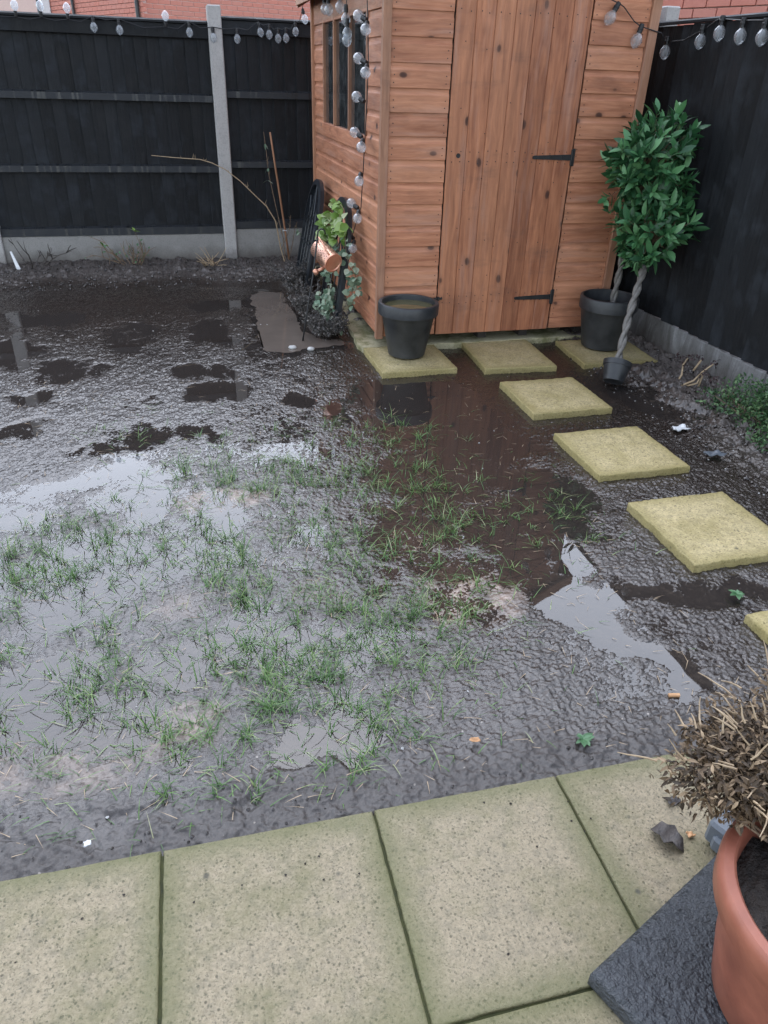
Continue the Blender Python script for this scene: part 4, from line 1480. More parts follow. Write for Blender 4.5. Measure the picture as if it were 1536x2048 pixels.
m.prism([(-1.405, 7.26, 0.02), (-1.375, 7.26, 0.03), (-1.428, 7.31, 0.17), (-1.442, 7.31, 0.17)], (0.002, 0.004, 0))
fixn(m.build('tag', 'white_plastic', th))
# cane with rose stems
th = thing('garden_cane', (1.02, 7.30, 0.0), 'thin orange-brown bamboo cane leaning by the back fence', 'cane')
m = MB()
m.tube([(1.022, 7.30, 0.0), (0.99, 7.30, 0.29), (0.955, 7.30, 0.58), (0.92, 7.30, 0.86), (0.887, 7.30, 1.135)], [.010, .0095, .009, .0085, .008], 8)
m.build('stick', 'cane_wood', th, smooth=True)
m = MB()
m.tube([(1.0, 7.285, 0.31), (0.975, 7.28, 0.315), (0.965, 7.30, 0.31), (0.99, 7.315, 0.305), (1.0, 7.285, 0.31)], 0.004, 5)
m.build('tie', 'white_plastic', th)
th = thing('rose_bush', (0.95, 7.27, 0.02), 'leggy climbing rose with one long pale branch arching across the concrete post', 'rose')
for pts, r0 in (([(0.97, 7.27, 0.02), (0.935, 7.27, 0.16), (0.897, 7.26, 0.40), (0.82, 7.26, 0.53), (0.724, 7.26, 0.62), (0.60, 7.26, 0.74), (0.472, 7.26, 0.837), (0.36, 7.26, 0.89), (0.262, 7.26, 0.917), (0.05, 7.26, 0.93), (-0.144, 7.26, 0.946)], .006),
                ([(0.98, 7.27, 0.02), (0.96, 7.25, 0.25), (0.90, 7.25, 0.55), (0.853, 7.25, 0.80), (0.84, 7.25, 0.98), (0.825, 7.25, 1.14)], .0045),
                ([(1.0, 7.27, 0.02), (1.05, 7.26, 0.2), (1.08, 7.26, 0.36), (1.13, 7.26, 0.27)], .004),
                ([(0.94, 7.27, 0.14), (1.02, 7.25, 0.32), (1.04, 7.25, 0.45)], .0035)):
    m = MB()
    n_ = len(pts)
    m.tube(pts, [r0 * (1 - 0.6 * i / n_) for i in range(n_)], 6)
    for i in range(n_ * 2):
        k = random.randint(1, n_ - 1)
        p = Vector(pts[k - 1]).lerp(Vector(pts[k]), random.random())
        m.tube([p, p + Vector((random.uniform(-.02, .02), -.005, random.uniform(.01, .045)))], [.0025, .001], 4)
    m.build('stem', 'twig_pale' if r0 > .005 else 'twig_brown', th)
m = MB()
lg = leaf_geo(0.055, 0.02)
for p_ in ((1.13, 7.26, 0.28), (1.10, 7.26, 0.33), (0.83, 7.25, 1.05), (0.85, 7.25, 0.85), (0.84, 7.25, 0.75), (1.12, 7.25, 0.3)):
    for k in range(2):
        q = orient(rnd_dir() * .6 + Vector((0, -.2, -.5)))
        m.add([Vector(p_) + q @ Vector(v_) for v_ in lg[0]], lg[1])
tag(m.build('foliage', 'eucalyptus_leaf', th), kind='stuff')

# purple-leaved stalks and green bush by the right fence
th = thing('withered_plant', (2.87, 3.62, 0.03), 'withered plant with pale bent stalks and dark purple leaf tufts by the concrete', 'dead plant')
for pts in ([(2.885, 3.68, 0.03), (2.91, 3.69, 0.07), (2.925, 3.72, 0.12), (2.945, 3.715, 0.165)], [(2.86, 3.61, 0.03), (2.91, 3.57, 0.075), (2.945, 3.56, 0.13), (2.96, 3.50, 0.20)], [(2.88, 3.60, 0.03), (2.93, 3.56, 0.06), (2.945, 3.56, 0.12)], [(2.93, 3.62, 0.12), (2.95, 3.60, 0.19)], [(2.945, 3.56, 0.03), (2.95, 3.555, 0.11)]):
    m = MB()
    m.tube(pts, [.0075 - .001 * i for i in range(len(pts))], 6)
    m.build('stalk', 'twig_pale', th, smooth=True)
m = MB()
lg = leaf_geo(0.024, 0.013, curl=.5)
for p_ in ((2.94, 3.715, 0.17), (2.925, 3.72, 0.13), (2.90, 3.74, 0.18), (2.955, 3.61, 0.20), (2.965, 3.50, 0.205), (2.955, 3.555, 0.16), (2.94, 3.54, 0.13), (2.94, 3.65, 0.2), (2.96, 3.48, .12)):
    for k in range(9):
        q = orient(rnd_dir())
        p = Vector(p_) + rnd_dir() * 0.018
        m.add([p + q @ Vector(v_) for v_ in lg[0]], lg[1])
m.build('foliage', 'purple_leaf', th)


def leafy_mound(name, blobs, nleaf, leaf, mat_l, mat_t, label, cat, limit, nst=60, base=None, outw=0.6, shell=0.5):
    b0 = blobs[0]
    th = thing(name, base or (b0[0], b0[1], 0.02), label, cat)
    fo, st = MB(), MB()
    lg = leaf_geo(leaf[0], leaf[1], nseg=3, curl=0.6 if mat_l == 'dead_leaf' else 0.15)
    o_ = origin(th)
    for i in range(nleaf):
        bx, by, bz, rx, ry, rz = random.choices(blobs, [b[3] * b[4] * b[5] for b in blobs])[0]
        d = rnd_dir()
        lump = 0.8 + 0.35 * float(vn(np.array([d.x * 3 + bx * 9]), np.array([d.y * 3 + d.z * 4 + by * 5]))[0])
        p = Vector((bx, by, bz)) + Vector((d.x * rx, d.y * ry, d.z * rz)) * (random.uniform(shell, 1.0) ** 0.6) * lump
        if p.z < 0.015 or not limit(p):
            continue
        q = orient(d * outw + rnd_dir() * 0.9 + Vector((0, 0, .2)), roll=random.uniform(-1.2, 1.2))
        s_ = random.uniform(0.55, 1.3)
        fo.add([p + q @ (Vector(v_) * s_) for v_ in lg[0]], lg[1])
        if i % max(1, nleaf // nst) == 0:
            st.tube([o_ + Vector((random.uniform(-.05, .05), random.uniform(-.05, .05), 0)), (o_ + p) / 2 + rnd_dir() * .03, p, p + d * 0.02], [.004, .003, .002, .001], 4)
    st.build('stems', mat_t, th)
    fo.build('foliage', mat_l, th)
    return th


leafy_mound('green_shrub', [(2.96, 3.05, 0.11, 0.21, 0.26, 0.19), (2.97, 2.84, 0.17, 0.21, 0.28, 0.25), (2.82, 2.72, 0.05, 0.17, 0.2, 0.12), (3.02, 2.55, 0.15, 0.15, 0.3, 0.24), (2.90, 3.28, 0.07, 0.14, 0.16, 0.09)], 7500, (0.022, 0.011), 'privet_leaf', 'twig_brown', 'low fine-leaved green shrub against the concrete at the right photo edge', 'shrub', lambda p: p.x < 3.125, 90, base=(2.98, 2.85, 0.03), shell=0.2)


# ------------------------------------------------------------------ arched mirrors leaning on the shed wall
t = NT('mirror_glass')
t.bsdf((0.06, 0.07, 0.085), t.ramp(t.noise(t.pos, 20, 3, .6), [(0.3, 0.12), (0.7, 0.3)]), metal=0.7)  # dark tint paints in the reflection of the black fence
MAT['mirror_glass'] = t.m


def arched_frame(y0, y1, xb0, xt, hgt, label, mirror):
    """stands on the soil parallel to the shed side, foot at xb0, top at xt"""
    yc, hw = (y0 + y1) / 2, (y1 - y0) / 2
    th = thing('arched_mirror', (xb0, yc, 0.02), label, 'garden mirror', 'arched black garden mirrors')
    lean = Vector((xt - xb0, 0, hgt)).normalized()
    nrm = Vector((-lean.z, 0, lean.x))
    O = Vector((xb0, yc, 0.02))
    P = lambda s_, t_, d=0.0: O + Vector((0, 1, 0)) * s_ + lean * t_ + nrm * d
    sp = hgt * 0.58
    arch = []
    N = 12
    for i in range(N + 1):                      # pointed arch, right flank then left
        a = i / N
        arch.append((hw * math.cos(a * math.pi / 2) ** 0.9, sp + (hgt - sp) * math.sin(a * math.pi / 2) ** 0.85))
    outl = [(hw, 0.0)] + arch + [(-s_, t_) for s_, t_ in arch[::-1][1:]] + [(-hw, 0.0)]
    wd = 0.042
    inn = []
    for s_, t_ in outl:
        k = (hw - wd) / hw
        inn.append((s_ * k, t_ * 1.0 if t_ < sp else sp + (t_ - sp) * (hgt - sp - wd) / (hgt - sp)))
    m = MB()
    n_ = len(outl)
    vs, fs = [], []
    for (so, to), (si, ti) in zip(outl, inn):
        vs += [P(so, to, 0.0), P(so, to, 0.03), P(si, ti, 0.036), P(si, ti, 0.0)]
    for i in range(n_ - 1):
        for k in range(4):
            k2 = (k + 1) % 4
            fs.append((i * 4 + k, i * 4 + k2, (i + 1) * 4 + k2, (i + 1) * 4 + k))
    fs += [(0, 1, 2, 3), ((n_ - 1) * 4 + 3, (n_ - 1) * 4 + 2, (n_ - 1) * 4 + 1, (n_ - 1) * 4)]
    m.add(vs, fs)
    fixn(m.build('frame', 'black_paint', th))
    m = MB()
    pts = [P(-hw, 0.03, 0.012), P(hw, 0.03, 0.012)]
    m.tube(pts, 0.02, 6)
    m.build('bottom_rail', 'black_paint', th)
    for f_ in (-0.6, -0.2, 0.2, 0.6):
        s_ = hw * f_
        m = MB()
        m.tube([P(s_, 0.02, 0.022), P(s_, sp * 0.95, 0.022), P(s_ * 0.8, sp + (hgt - sp) * 0.35, 0.022), P(s_ * (0.0 if abs(f_) < .3 else 1.05), sp + (hgt - sp) * (0.86 if abs(f_) < .3 else .6), 0.022)], 0.006, 5)
        m.build('bar', 'black_paint', th)
    for t_ in (sp * 0.33, sp * 0.72):
        m = MB()
        m.tube([P(-hw + 0.02, t_, 0.026), P(hw - 0.02, t_, 0.026)], 0.007, 5)
        m.build('cross_bar', 'black_paint', th)
    m = MB()
    m.tube([P(-hw * .75, sp * 1.0, .024), P(-hw * .3, sp * 1.2, .024), P(0, sp * 1.02, .024), P(hw * .3, sp * 1.2, .024), P(hw * .75, sp * 1.0, .024)], 0.007, 5)
    m.build('tracery', 'black_paint', th)
    if mirror:
        m = MB()
        n2 = len(inn)
        m.add([P(s_, t_, 0.008) for s_, t_ in inn], [tuple(range(n2))])
        m.build('mirror_pane', 'mirror_glass', th)
    return P


arched_frame(6.02, 6.62, 0.985, 1.165, 0.86, 'black gothic arched garden mirror with bars leaning at the back of the shed wall', True)
arched_frame(5.05, 5.66, 1.04, 1.165, 0.85, 'black arched frame overgrown with artificial ivy against the shed wall', False)

# artificial ivy over the nearer frame
th = thing('ivy_garland', (1.10, 5.3, 0.05), 'garland of lime ivy and grey-green trailing leaves over the arched frame', 'ivy')
ivd = [leaf_data('leaf', 'ivy_leaf', 0.075, 0.055, fold=.2, curl=.35), leaf_data('leaf', 'ivy_leaf', 0.058, 0.045, fold=.3, curl=.2)]
eud = [leaf_data('leaf', 'eucalyptus_leaf', 0.05, 0.038, fold=.15, curl=.2), leaf_data('leaf', 'eucalyptus_leaf', 0.038, 0.03, fold=.2, curl=.3)]
strands = []
for (pts, kind) in (([(1.13, 5.50, 0.80), (1.10, 5.42, 0.80), (1.09, 5.30, 0.84), (1.10, 5.18, 0.82), (1.10, 5.10, 0.72), (1.10, 5.14, 0.58)], 'i'),
                    ([(1.09, 5.46, 0.78), (1.06, 5.44, 0.68), (1.05, 5.42, 0.55)], 'i'), ([(1.09, 5.22, 0.80), (1.06, 5.2, 0.7), (1.05, 5.24, 0.6)], 'i'),
                    ([(1.07, 5.42, 0.62), (1.04, 5.36, 0.52), (1.02, 5.30, 0.44), (1.02, 5.28, 0.35)], 'e'),
                    ([(1.09, 5.08, 0.66), (1.09, 5.04, 0.54), (1.12, 4.99, 0.44), (1.12, 4.98, 0.30), (1.13, 5.0, 0.22)], 'e'),
                    ([(1.07, 5.2, 0.58), (1.03, 5.18, 0.48), (1.02, 5.16, 0.4)], 'e'), ([(1.04, 5.3, 0.3), (1.0, 5.22, 0.22), (0.97, 5.16, 0.16), (0.98, 5.1, 0.08)], 'e'),
                    ([(1.0, 5.2, 0.3), (0.96, 5.15, 0.2), (1.0, 5.08, 0.12), (1.04, 5.0, 0.06)], 'e'), ([(1.13, 5.0, 0.5), (1.14, 4.95, 0.4), (1.15, 4.93, 0.28)], 'e'),
                    ([(0.95, 5.3, 0.25), (0.92, 5.2, 0.16), (0.94, 5.1, 0.1)], 'e'), ([(1.06, 5.5, 0.74), (1.02, 5.5, 0.64), (1.0, 5.47, 0.56)], 'i'), ([(1.05, 5.36, 0.56), (1.02, 5.32, 0.5), (1.03, 5.2, 0.52), (1.05, 5.12, 0.5)], 'e'), ([(1.0, 5.3, 0.2), (0.98, 5.2, 0.12), (1.0, 5.1, 0.05)], 'e')):
    m = MB()
    m.tube([Vector(p) for p in pts], 0.0025, 5)
    stm = m.build('stem', 'twig_brown', th)
    nl = (34 if kind == 'i' else 34) if len(pts) > 3 else 20
    for k in range(nl):
        f_ = random.random() * (len(pts) - 1)
        i = min(int(f_), len(pts) - 2)
        p = Vector(pts[i]).lerp(Vector(pts[i + 1]), f_ - i) + rnd_dir() * 0.018
        q = orient(rnd_dir() * 0.8 + Vector((-.5, -.6, -.15)), Vector((-.5, -.7, .6)), random.uniform(-.6, .6))
        dt = random.choice(ivd if kind == 'i' else eud)
        if p.x > 1.16:
            p.x = 1.16
        place('leaf', dt, p, stm, rot=q, scale=random.uniform(.7, 1.25))

# hooked iron stake and copper watering can
th = thing('hook_stake', (0.752, 4.93, 0.0), 'thin black iron hook stake leaning in the flooded trench', 'garden stake')
m = MB()
m.tube([(0.752, 4.93, -0.05), (0.80, 4.955, 0.20), (0.848, 4.98, 0.42), (0.885, 5.02, 0.62), (0.893, 5.035, 0.66)], 0.006, 8)
m.build('rod', 'black_iron', th, smooth=True)
m = MB()
m.tube([(0.893, 5.035, 0.66), (0.90, 5.045, 0.70), (0.92, 5.05, 0.715), (0.945, 5.05, 0.705), (0.95, 5.05, 0.68)], 0.0055, 8)
m.build('hook', 'black_iron', th, smooth=True)
t = NT('copper_punched')
u = t.voro(t.scaled(t.obj, 1, 1, 1), 75, rnd=0.1)
hole = t.ramp(u.outputs['Distance'], [(0.26, 1), (0.34, 0)])
t.bsdf(t.mix(hole, (0.70, 0.40, 0.29), (0.05, 0.03, 0.025)), 0.35, t.bump(hole, -0.6, 0.003), metal=0.75)
MAT['copper_punched'] = t.m
T_, D_ = Vector((0.915, 5.13, 0.577)), Vector((0.985, 4.955, 0.512))
can = thing('watering_can', tuple((T_ + D_) / 2), 'small copper watering can lantern with punched sides hanging tipped on the hook', 'watering can')
ax = (D_ - T_)
LC = ax.length
mt = Vector((0, 0, 1)).rotation_difference(ax.normalized()).to_matrix()
m = MB()
m.lathe([(0.060, 0.0), (0.062, 0.003), (0.063, LC - 0.012)], T_, 32, mt)
fixn(m.build('body', 'copper_punched', can, smooth=True))
m = MB()
m.lathe([(0.0, LC - 0.002), (0.052, LC - 0.003), (0.056, LC + 0.002), (0.0645, LC + 0.002), (0.0655, LC - 0.004), (0.0655, LC - 0.012), (0.063, LC - 0.014)], T_, 32, mt)
fixn(m.build('bottom', 'copper', can, smooth=False))
m = MB()
m.lathe([(0.0, -0.004), (0.03, -0.004), (0.05, 0.0), (0.055, -0.002), (0.055, 0.006)], T_, 28, mt)
fixn(m.build('top', 'copper', can))
up_ = Vector((-.35, 0.1, 1)).normalized()
up_ = (up_ - ax.normalized() * up_.dot(ax.normalized())).normalized()
sd = ax.normalized().cross(up_)
for s_ in (0.0,):
    m = MB()
    m.tube([T_ + ax * 0.08 + up_ * 0.05, T_ - ax * 0.02 + up_ * 0.08, T_ + ax * 0.15 + up_ * 0.10, T_ + ax * 0.5 + up_ * 0.098 + sd * .01, T_ + ax * 0.8 + up_ * 0.08 + sd * 0.02, T_ + ax * 0.92 + up_ * 0.054 + sd * 0.01], 0.006, 8)
    m.build('handle', 'copper', can, smooth=True)
m = MB()
S0 = T_ + ax * 0.6 - up_ * 0.045 - sd * 0.02
S1 = Vector((0.868, 4.985, 0.452))
m.tube([S0, S0.lerp(S1, 0.5) + Vector((0, 0, -.01)), S1], [0.018, 0.012, 0.010], 10)
m.lathe([(0.010, -0.02), (0.021, -0.006), (0.022, 0.004), (0.016, 0.014), (0.0, 0.017)], S1, 14, Vector((0, 0, 1)).rotation_difference((S1 - S0).normalized()).to_matrix())
fixn(m.build('spout', 'copper', can, smooth=True))

# ------------------------------------------------------------------ festoon lights
m = MB()
m.lathe([(0.0, 0.0), (0.012, 0.0), (0.014, -0.004), (0.0145, -0.02), (0.0165, -0.022), (0.0165, -0.03), (0.0145, -0.032), (0.0155, -0.046), (0.0, -0.046)], n=14)
o = m.build('socket', 'black_rubber_cord', smooth=False)
fixn(o)
sock_me = o.data
bpy.data.objects.remove(o)
m = MB()
m.lathe([(0.011, 0.0), (0.014, -0.006), (0.026, -0.02), (0.032, -0.034), (0.033, -0.046), (0.029, -0.060), (0.019, -0.073), (0.008, -0.082), (0.0, -0.085)], n=18)
o = fixn(m.build('bulb', 'bulb_clear', smooth=True))
bulb_me = o.data
bpy.data.objects.remove(o)


def festoon(name, loc, label, cords, lamps, size=1.0):
    th = thing(name, loc, label, 'string lights', 'festoon light strings')
    for pts in cords:
        m = MB()
        m.tube([Vector(p) for p in pts], 0.0032, 5)
        m.build('cord', 'black_rubber_cord', th)
    for p, d in lamps:
        d = Vector(d).normalized()
        q = Vector((0, 0, -1)).rotation_difference(d)
        s_ = place('socket', sock_me, p, th, rot=q, scale=size)
        b = bpy.data.objects.new('bulb', bulb_me)
        COL.objects.link(b)
        b.parent = s_
        b.location = (0, 0, -0.044)


D0 = (0, 0, -1)
UP = (0.05, -0.1, 1)
yl = 7.425
L1 = [(-1.041, UP, 1.905), (-0.856, UP, 1.91), (-0.66, UP, 1.905), (-0.474, D0, 1.935), (-0.278, D0, 1.925), (0.088, UP, 1.885), (0.274, D0, 1.93), (0.465, D0, 1.90), (0.662, D0, 1.90), (0.838, (0.3, 0, -1), 1.95), (0.933, D0, 1.94), (1.007, D0, 1.915), (1.075, D0, 1.92), (1.158, D0, 1.97), (1.222, (0.25, 0, -1), 2.06)]
cpts = [(x_, yl + (0.0 if d_ == D0 else -0.0), z_) for x_, d_, z_ in L1]
cord = [(-1.8, yl, 1.90)]
for a, b_ in zip(cpts[:-1], cpts[1:]):
    cord.append(a)
    cord.append(((a[0] + b_[0]) / 2, yl, min(a[2], b_[2]) - 0.012))
cord += [cpts[-1], (1.15, 6.9, 2.10), (1.12, 6.3, 2.06)]
festoon('festoon_lights', (-0.1, yl, 1.9), 'string of clear festoon bulbs along the top of the left back fence', [cord], [(p, d_) for p, (x_, d_, z_) in zip(cpts, L1)], 0.88)
xq = 1.165
vert = [(xq, 5.36, 2.04), (xq, 5.0, 2.02), (xq, 4.86, 1.98), (xq, 4.83, 1.87), (xq, 4.80, 1.66), (xq, 4.82, 1.46), (xq, 4.86, 1.27), (xq, 4.895, 1.08), (xq, 4.94, 0.86), (1.13, 5.05, 0.66), (1.10, 5.25, 0.55)]
lam = [((xq, 5.418, 1.97), D0), ((xq, 5.375, 1.895), D0), ((xq, 5.385, 1.86), D0), ((xq, 6.14, 2.06), (0, -.3, -1)), ((xq, 5.99, 2.05), (0, -.2, -1)), ((xq, 5.60, 2.045), D0)]
for y_, z_, two in ((4.80, 1.86, 1), (4.79, 1.655, 1), (4.83, 1.46, 0), (4.875, 1.268, 1), (4.92, 1.075, 2), (4.96, 0.85, 1), (5.09, 0.64, 1), (5.33, 0.50, 2)):
    if two < 2:
        lam.append(((xq - 0.012, y_ + 0.005, z_), (-0.35, 0.75, 0.25)))
    if two:
        lam.append(((xq - 0.012, y_ - 0.01, z_ - 0.01), (-0.3, -0.8, -0.45)))
festoon('festoon_lights', (xq, 4.9, 1.5), 'string of clear festoon bulbs hanging in pairs down the shed side wall', [vert, [(1.12, 6.3, 2.06), (xq, 5.8, 2.06), (xq, 5.36, 2.04)], [(xq, 5.40, 2.03), (xq, 5.40, 1.86)]], lam, 0.92)
ysf = SY0 - 0.03
rc = [(1.25, ysf - .01, 2.06), (1.9, ysf, 2.045), (2.45, ysf, 2.03), (2.585, ysf, 1.99), (2.62, ysf, 1.975), (2.70, ysf, 1.91), (2.745, ysf, 1.888), (2.90, 4.60, 1.86), (3.10, 4.86, 1.83), (3.115, 4.68, 1.835), (3.115, 4.50, 1.885), (3.115, 4.38, 1.93), (3.115, 4.15, 1.912), (3.115, 3.97, 1.905), (3.115, 3.7, 1.90), (3.115, 3.4, 1.895)]
festoon('festoon_lights', (3.1, 4.4, 1.85), 'string of clear festoon bulbs from the shed front along the right fence', [rc], [((2.585, ysf, 1.995), (-0.45, 0, -0.8)), ((2.757, ysf, 1.90), (-0.25, 0, -1)), ((3.105, 4.845, 1.86), D0), ((3.112, 4.51, 1.91), D0), ((3.112, 4.345, 1.945), D0), ((3.112, 4.155, 1.925), D0), ((3.112, 3.975, 1.915), D0), ((3.112, 3.78, 1.91), D0)], 1.0)

# ------------------------------------------------------------------ foreground: parasol base, terracotta pot, dead shrub
BA = Vector((0.640, 0.642, 0))
bu, bv = Vector((0.927, 0.374, 0)), Vector((0.374, -0.927, 0))
base = thing('parasol_base', (0.93, 0.5, 0.036), 'black textured resin parasol base weight under the terracotta pot', 'parasol base')
m = MB()
n_ = 40
SZ = 0.52
vs, fs = [], []
for j in range(n_):
    for i in range(n_):
        u_, w_ = i / (n_ - 1), j / (n_ - 1)
        p = BA + bu * u_ * SZ + bv * w_ * SZ
        e = min(u_, 1 - u_, w_, 1 - w_)
        z_ = 0.078 + 0.0018 * float(vn(np.array([p.x * 60]), np.array([p.y * 60]), 41)[0]) - (0.006 if e < 1e-6 else 0)
        vs.append((p.x, p.y, z_))
for j in range(n_ - 1):
    for i in range(n_ - 1):
        fs.append((j * n_ + i, (j + 1) * n_ + i, (j + 1) * n_ + i + 1, j * n_ + i + 1))
ring = [i for i in range(n_)] + [j * n_ + n_ - 1 for j in range(1, n_)] + [(n_ - 1) * n_ + i for i in range(n_ - 2, -1, -1)] + [j * n_ for j in range(n_ - 2, 0, -1)]
k0 = len(vs)
for r_ in ring:
    vs.append((vs[r_][0], vs[r_][1], 0.038))
for i in range(len(ring)):
    j = (i + 1) % len(ring)
    fs.append((ring[i], ring[j], k0 + j, k0 + i))
m.add(vs, fs)
fixn(m.build('weight', 'resin_base', base, smooth=True))
m = MB()
c0 = BA + bu * (SZ - 0.02) + bv * 0.0
mt4 = Matrix((bu, -bv, Vector((0, 0, 1)))).transposed()
b_ = MB()
b_.cbox(-0.02, 0.085, -0.02, 0.052, 0.045, 0.112, 0.008)
b_.cbox(-0.032, 0.02, -0.035, 0.03, 0.045, 0.090, 0.008)
m.add([c0 + mt4 @ Vector(p) for p in b_.v], b_.f)
fixn(m.build('bracket', 'grey_plastic', base))
m = MB()
pc = c0 + mt4 @ Vector((0.03, 0.022, 0.1125))
m.lathe([(0.0, 0.0005), (0.006, 0.0005), (0.007, 0.0)], pc, 12)
fixn(m.build('bolt_hole', 'black_rubber_cord', base))

tp = thing('terracotta_pot', (1.005, 0.495, 0.078), 'glossy terracotta pot cut by the right photo edge with the dead shrub', 'pot')
m = MB()
hp = 0.325
prof = [(0.0, 0.0), (0.15, 0.0), (0.158, 0.006), (0.178, 0.12), (0.192, hp - 0.075), (0.196, hp - 0.07), (0.213, hp - 0.066), (0.219, hp - 0.058), (0.221, hp - 0.02), (0.219, hp - 0.006), (0.213, hp), (0.197, hp), (0.191, hp - 0.006), (0.187, hp - 0.04), (0.18, hp - 0.1), (0.0, hp - 0.11)]
m.lathe(prof, (1.005, 0.495, 0.078), 72)
auto_smooth(m.build('body', 'terracotta', tp), 45)
m = MB()
g_ = 22
vs, fs = [(1.005, 0.495, 0.36)], []
for i in range(1, g_):
    for k in range(40):
        r_ = 0.187 * i / (g_ - 1)
        x_, y_ = 1.005 + r_ * math.cos(k / 40 * 6.2832), 0.495 + r_ * math.sin(k / 40 * 6.2832)
        vs.append((x_, y_, 0.352 + 0.012 * float(vn(np.array([x_ * 35.]), np.array([y_ * 35.]), 3)[0]) + 0.008 * float(vn(np.array([x_ * 90.]), np.array([y_ * 90.]), 4)[0])))
for k in range(40):
    fs.append((0, 1 + k, 1 + (k + 1) % 40))
for i in range(g_ - 2):
    for k in range(40):
        a_, b2_ = 1 + i * 40 + k, 1 + i * 40 + (k + 1) % 40
        fs.append((a_, a_ + 40, b2_ + 40, b2_))
m.add(vs, fs)
fixn(m.build('compost', 'soil', tp, smooth=True))
ds = leafy_mound('dead_shrub', [(1.01, 0.72, 0.48, 0.20, 0.16, 0.085), (0.89, 0.745, 0.465, 0.125, 0.11, 0.065), (1.14, 0.78, 0.485, 0.19, 0.16, 0.09), (0.99, 0.82, 0.465, 0.15, 0.10, 0.065)], 10000, (0.017, 0.0062), 'dead_leaf', 'twig_brown', 'brown dead ball shrub spilling over the terracotta pot', 'shrub', lambda p: True, 60, base=(1.03, 0.56, 0.355), shell=0.25)
m = MB()
for k in range(60):
    d = (rnd_dir() + Vector((-.15, .35, .6))).normalized()
    c_ = random.choice([(1.02, 0.72, 0.52), (0.90, 0.74, 0.49), (1.1, 0.8, 0.52)])
    p = Vector(c_) + Vector((d.x * .13, d.y * .12, d.z * .07 - .03))
    m.tube(twig_path(p, d, random.uniform(.03, .085), 4, .2), [.0022, .002, .0017, .0013, .0008], 4)
for k in range(9):
    a_ = random.uniform(0, 6.28)
    m.tube(twig_path((1.0 + .06 * math.cos(a_), 0.52 + .06 * math.sin(a_), 0.35), (math.cos(a_) * .6 - .3, math.sin(a_) * .4 + .3, 0.5), random.uniform(.07, .13), 5, .2), [.003, .0027, .0024, .002, .0016, .001], 5)
tag(m.build('bare_twigs', 'twig_pale', ds), kind='stuff')

# ------------------------------------------------------------------ small litter
def blob_mesh(c, r, seed, n=10, flat=0.5):
    m = MB()
    vs = []
    prof = []
    for i in range(n + 1):
        a = math.pi * i / n
        for k in range(n):
            b_ = 2 * math.pi * k / n
            d = Vector((math.sin(a) * math.cos(b_), math.sin(a) * math.sin(b_), math.cos(a)))
            rr = r * (1 + 0.25 * float(vn(np.array([d.x * 1.7 + seed]), np.array([d.y * 1.7 + d.z * 1.3]))[0]))
            vs.append(Vector(c) + Vector((d.x, d.y * 0.85, d.z * flat)) * rr)
    fs = []
    for i in range(n):
        for k in range(n):
            k2 = (k + 1) % n
            fs.append((i * n + k, (i + 1) * n + k, (i + 1) * n + k2, i * n + k2))
    m.add(vs, fs)
    return m


tag(blob_mesh((0.668, 4.79, 0.008), 0.028, 1).build('pebble', 'pebble', smooth=True), 'pale round pebble at the left foot of the flooded trench', 'pebble', 'pale pebbles in the trench')
tag(blob_mesh((0.785, 4.735, 0.008), 0.026, 5).build('pebble', 'pebble', smooth=True), 'pale round pebble nearer the stepping stone in the trench', 'pebble', 'pale pebbles in the trench')


def scrap(name, c, size, mat, label, cat, seed, n=7, lift=0.012):
    random.seed(seed)
    g = np.linspace(-1, 1, n)
    m = MB()
    vs, fs = [], []
    for j in range(n):
        for i in range(n):
            x_, y_ = g[i], g[j]
            r_ = max(abs(x_), abs(y_))
            k = 1 + 0.12 * math.sin(seed + 3 * math.atan2(y_, x_))
            vs.append((c[0] + x_ * size[0] * k, c[1] + y_ * size[1] * k, c[2] + lift * (0.4 + float(vn(np.array([x_ * 1.8 + seed]), np.array([y_ * 1.8]))[0]) + 0.3 * x_ * x_)))
    for j in range(n - 1):
        for i in range(n - 1):
            fs.append((j * n + i, j * n + i + 1, (j + 1) * n + i + 1, (j + 1) * n + i))
    m.add(vs, fs)
    o = m.build(name, mat, smooth=True)
    sm = o.modifiers.new('thickness', 'SOLIDIFY')
    sm.thickness = 0.0012
    return tag(o, label, cat)


scrap('plastic_scrap', (2.487, 3.062, 0.022), (0.042, 0.026), 'white_plastic', 'torn white plastic scrap in the wet bed beside the stepping stones', 'litter', 3, lift=0.012)
scrap('plastic_scrap', (-0.357, 1.213, 0.024), (0.008, 0.007), 'white_plastic', 'tiny white disc on the mud close to the left patio edge', 'litter', 8, lift=0.004)
scrap('fallen_leaf', (0.649, 1.30, 0.022), (0.014, 0.007), 'tan_bit', 'single tan leaf lying on the mud before the patio', 'leaf', 5, lift=0.006)
m = MB()
lgv, lgf = leaf_geo(0.085, 0.062, fold=0.75, curl=0.1, nseg=6)
qq = orient((0.55, -0.8, 0.05), Vector((0.15, 0.1, 1)))
m.add([Vector((0.962, 0.925, 0.040)) + qq @ Vector((v_[0], v_[1] * (1 + 0.25 * math.sin(v_[0] * 190)), v_[2] + 0.004 * math.sin(v_[0] * 120))) for v_ in lgv], lgf)
o = m.build('fallen_leaf', 'leaf_litter', smooth=True)
o.modifiers.new('thickness', 'SOLIDIFY').thickness = 0.0012
tag(o, 'curled dark dead leaf on the paving near the parasol base', 'leaf')
scrap('fallen_leaf', (1.065, 0.985, 0.039), (0.018, 0.012), 'leaf_litter', 'small dark leaf lump on the paving beside the grey bracket', 'leaf', 21, lift=0.008)
scrap('wood_chip', (1.048, 0.888, 0.040), (0.009, 0.007), 'tan_bit', 'tan wood chip beside the curled dead leaf', 'wood chip', 15, lift=0.005)
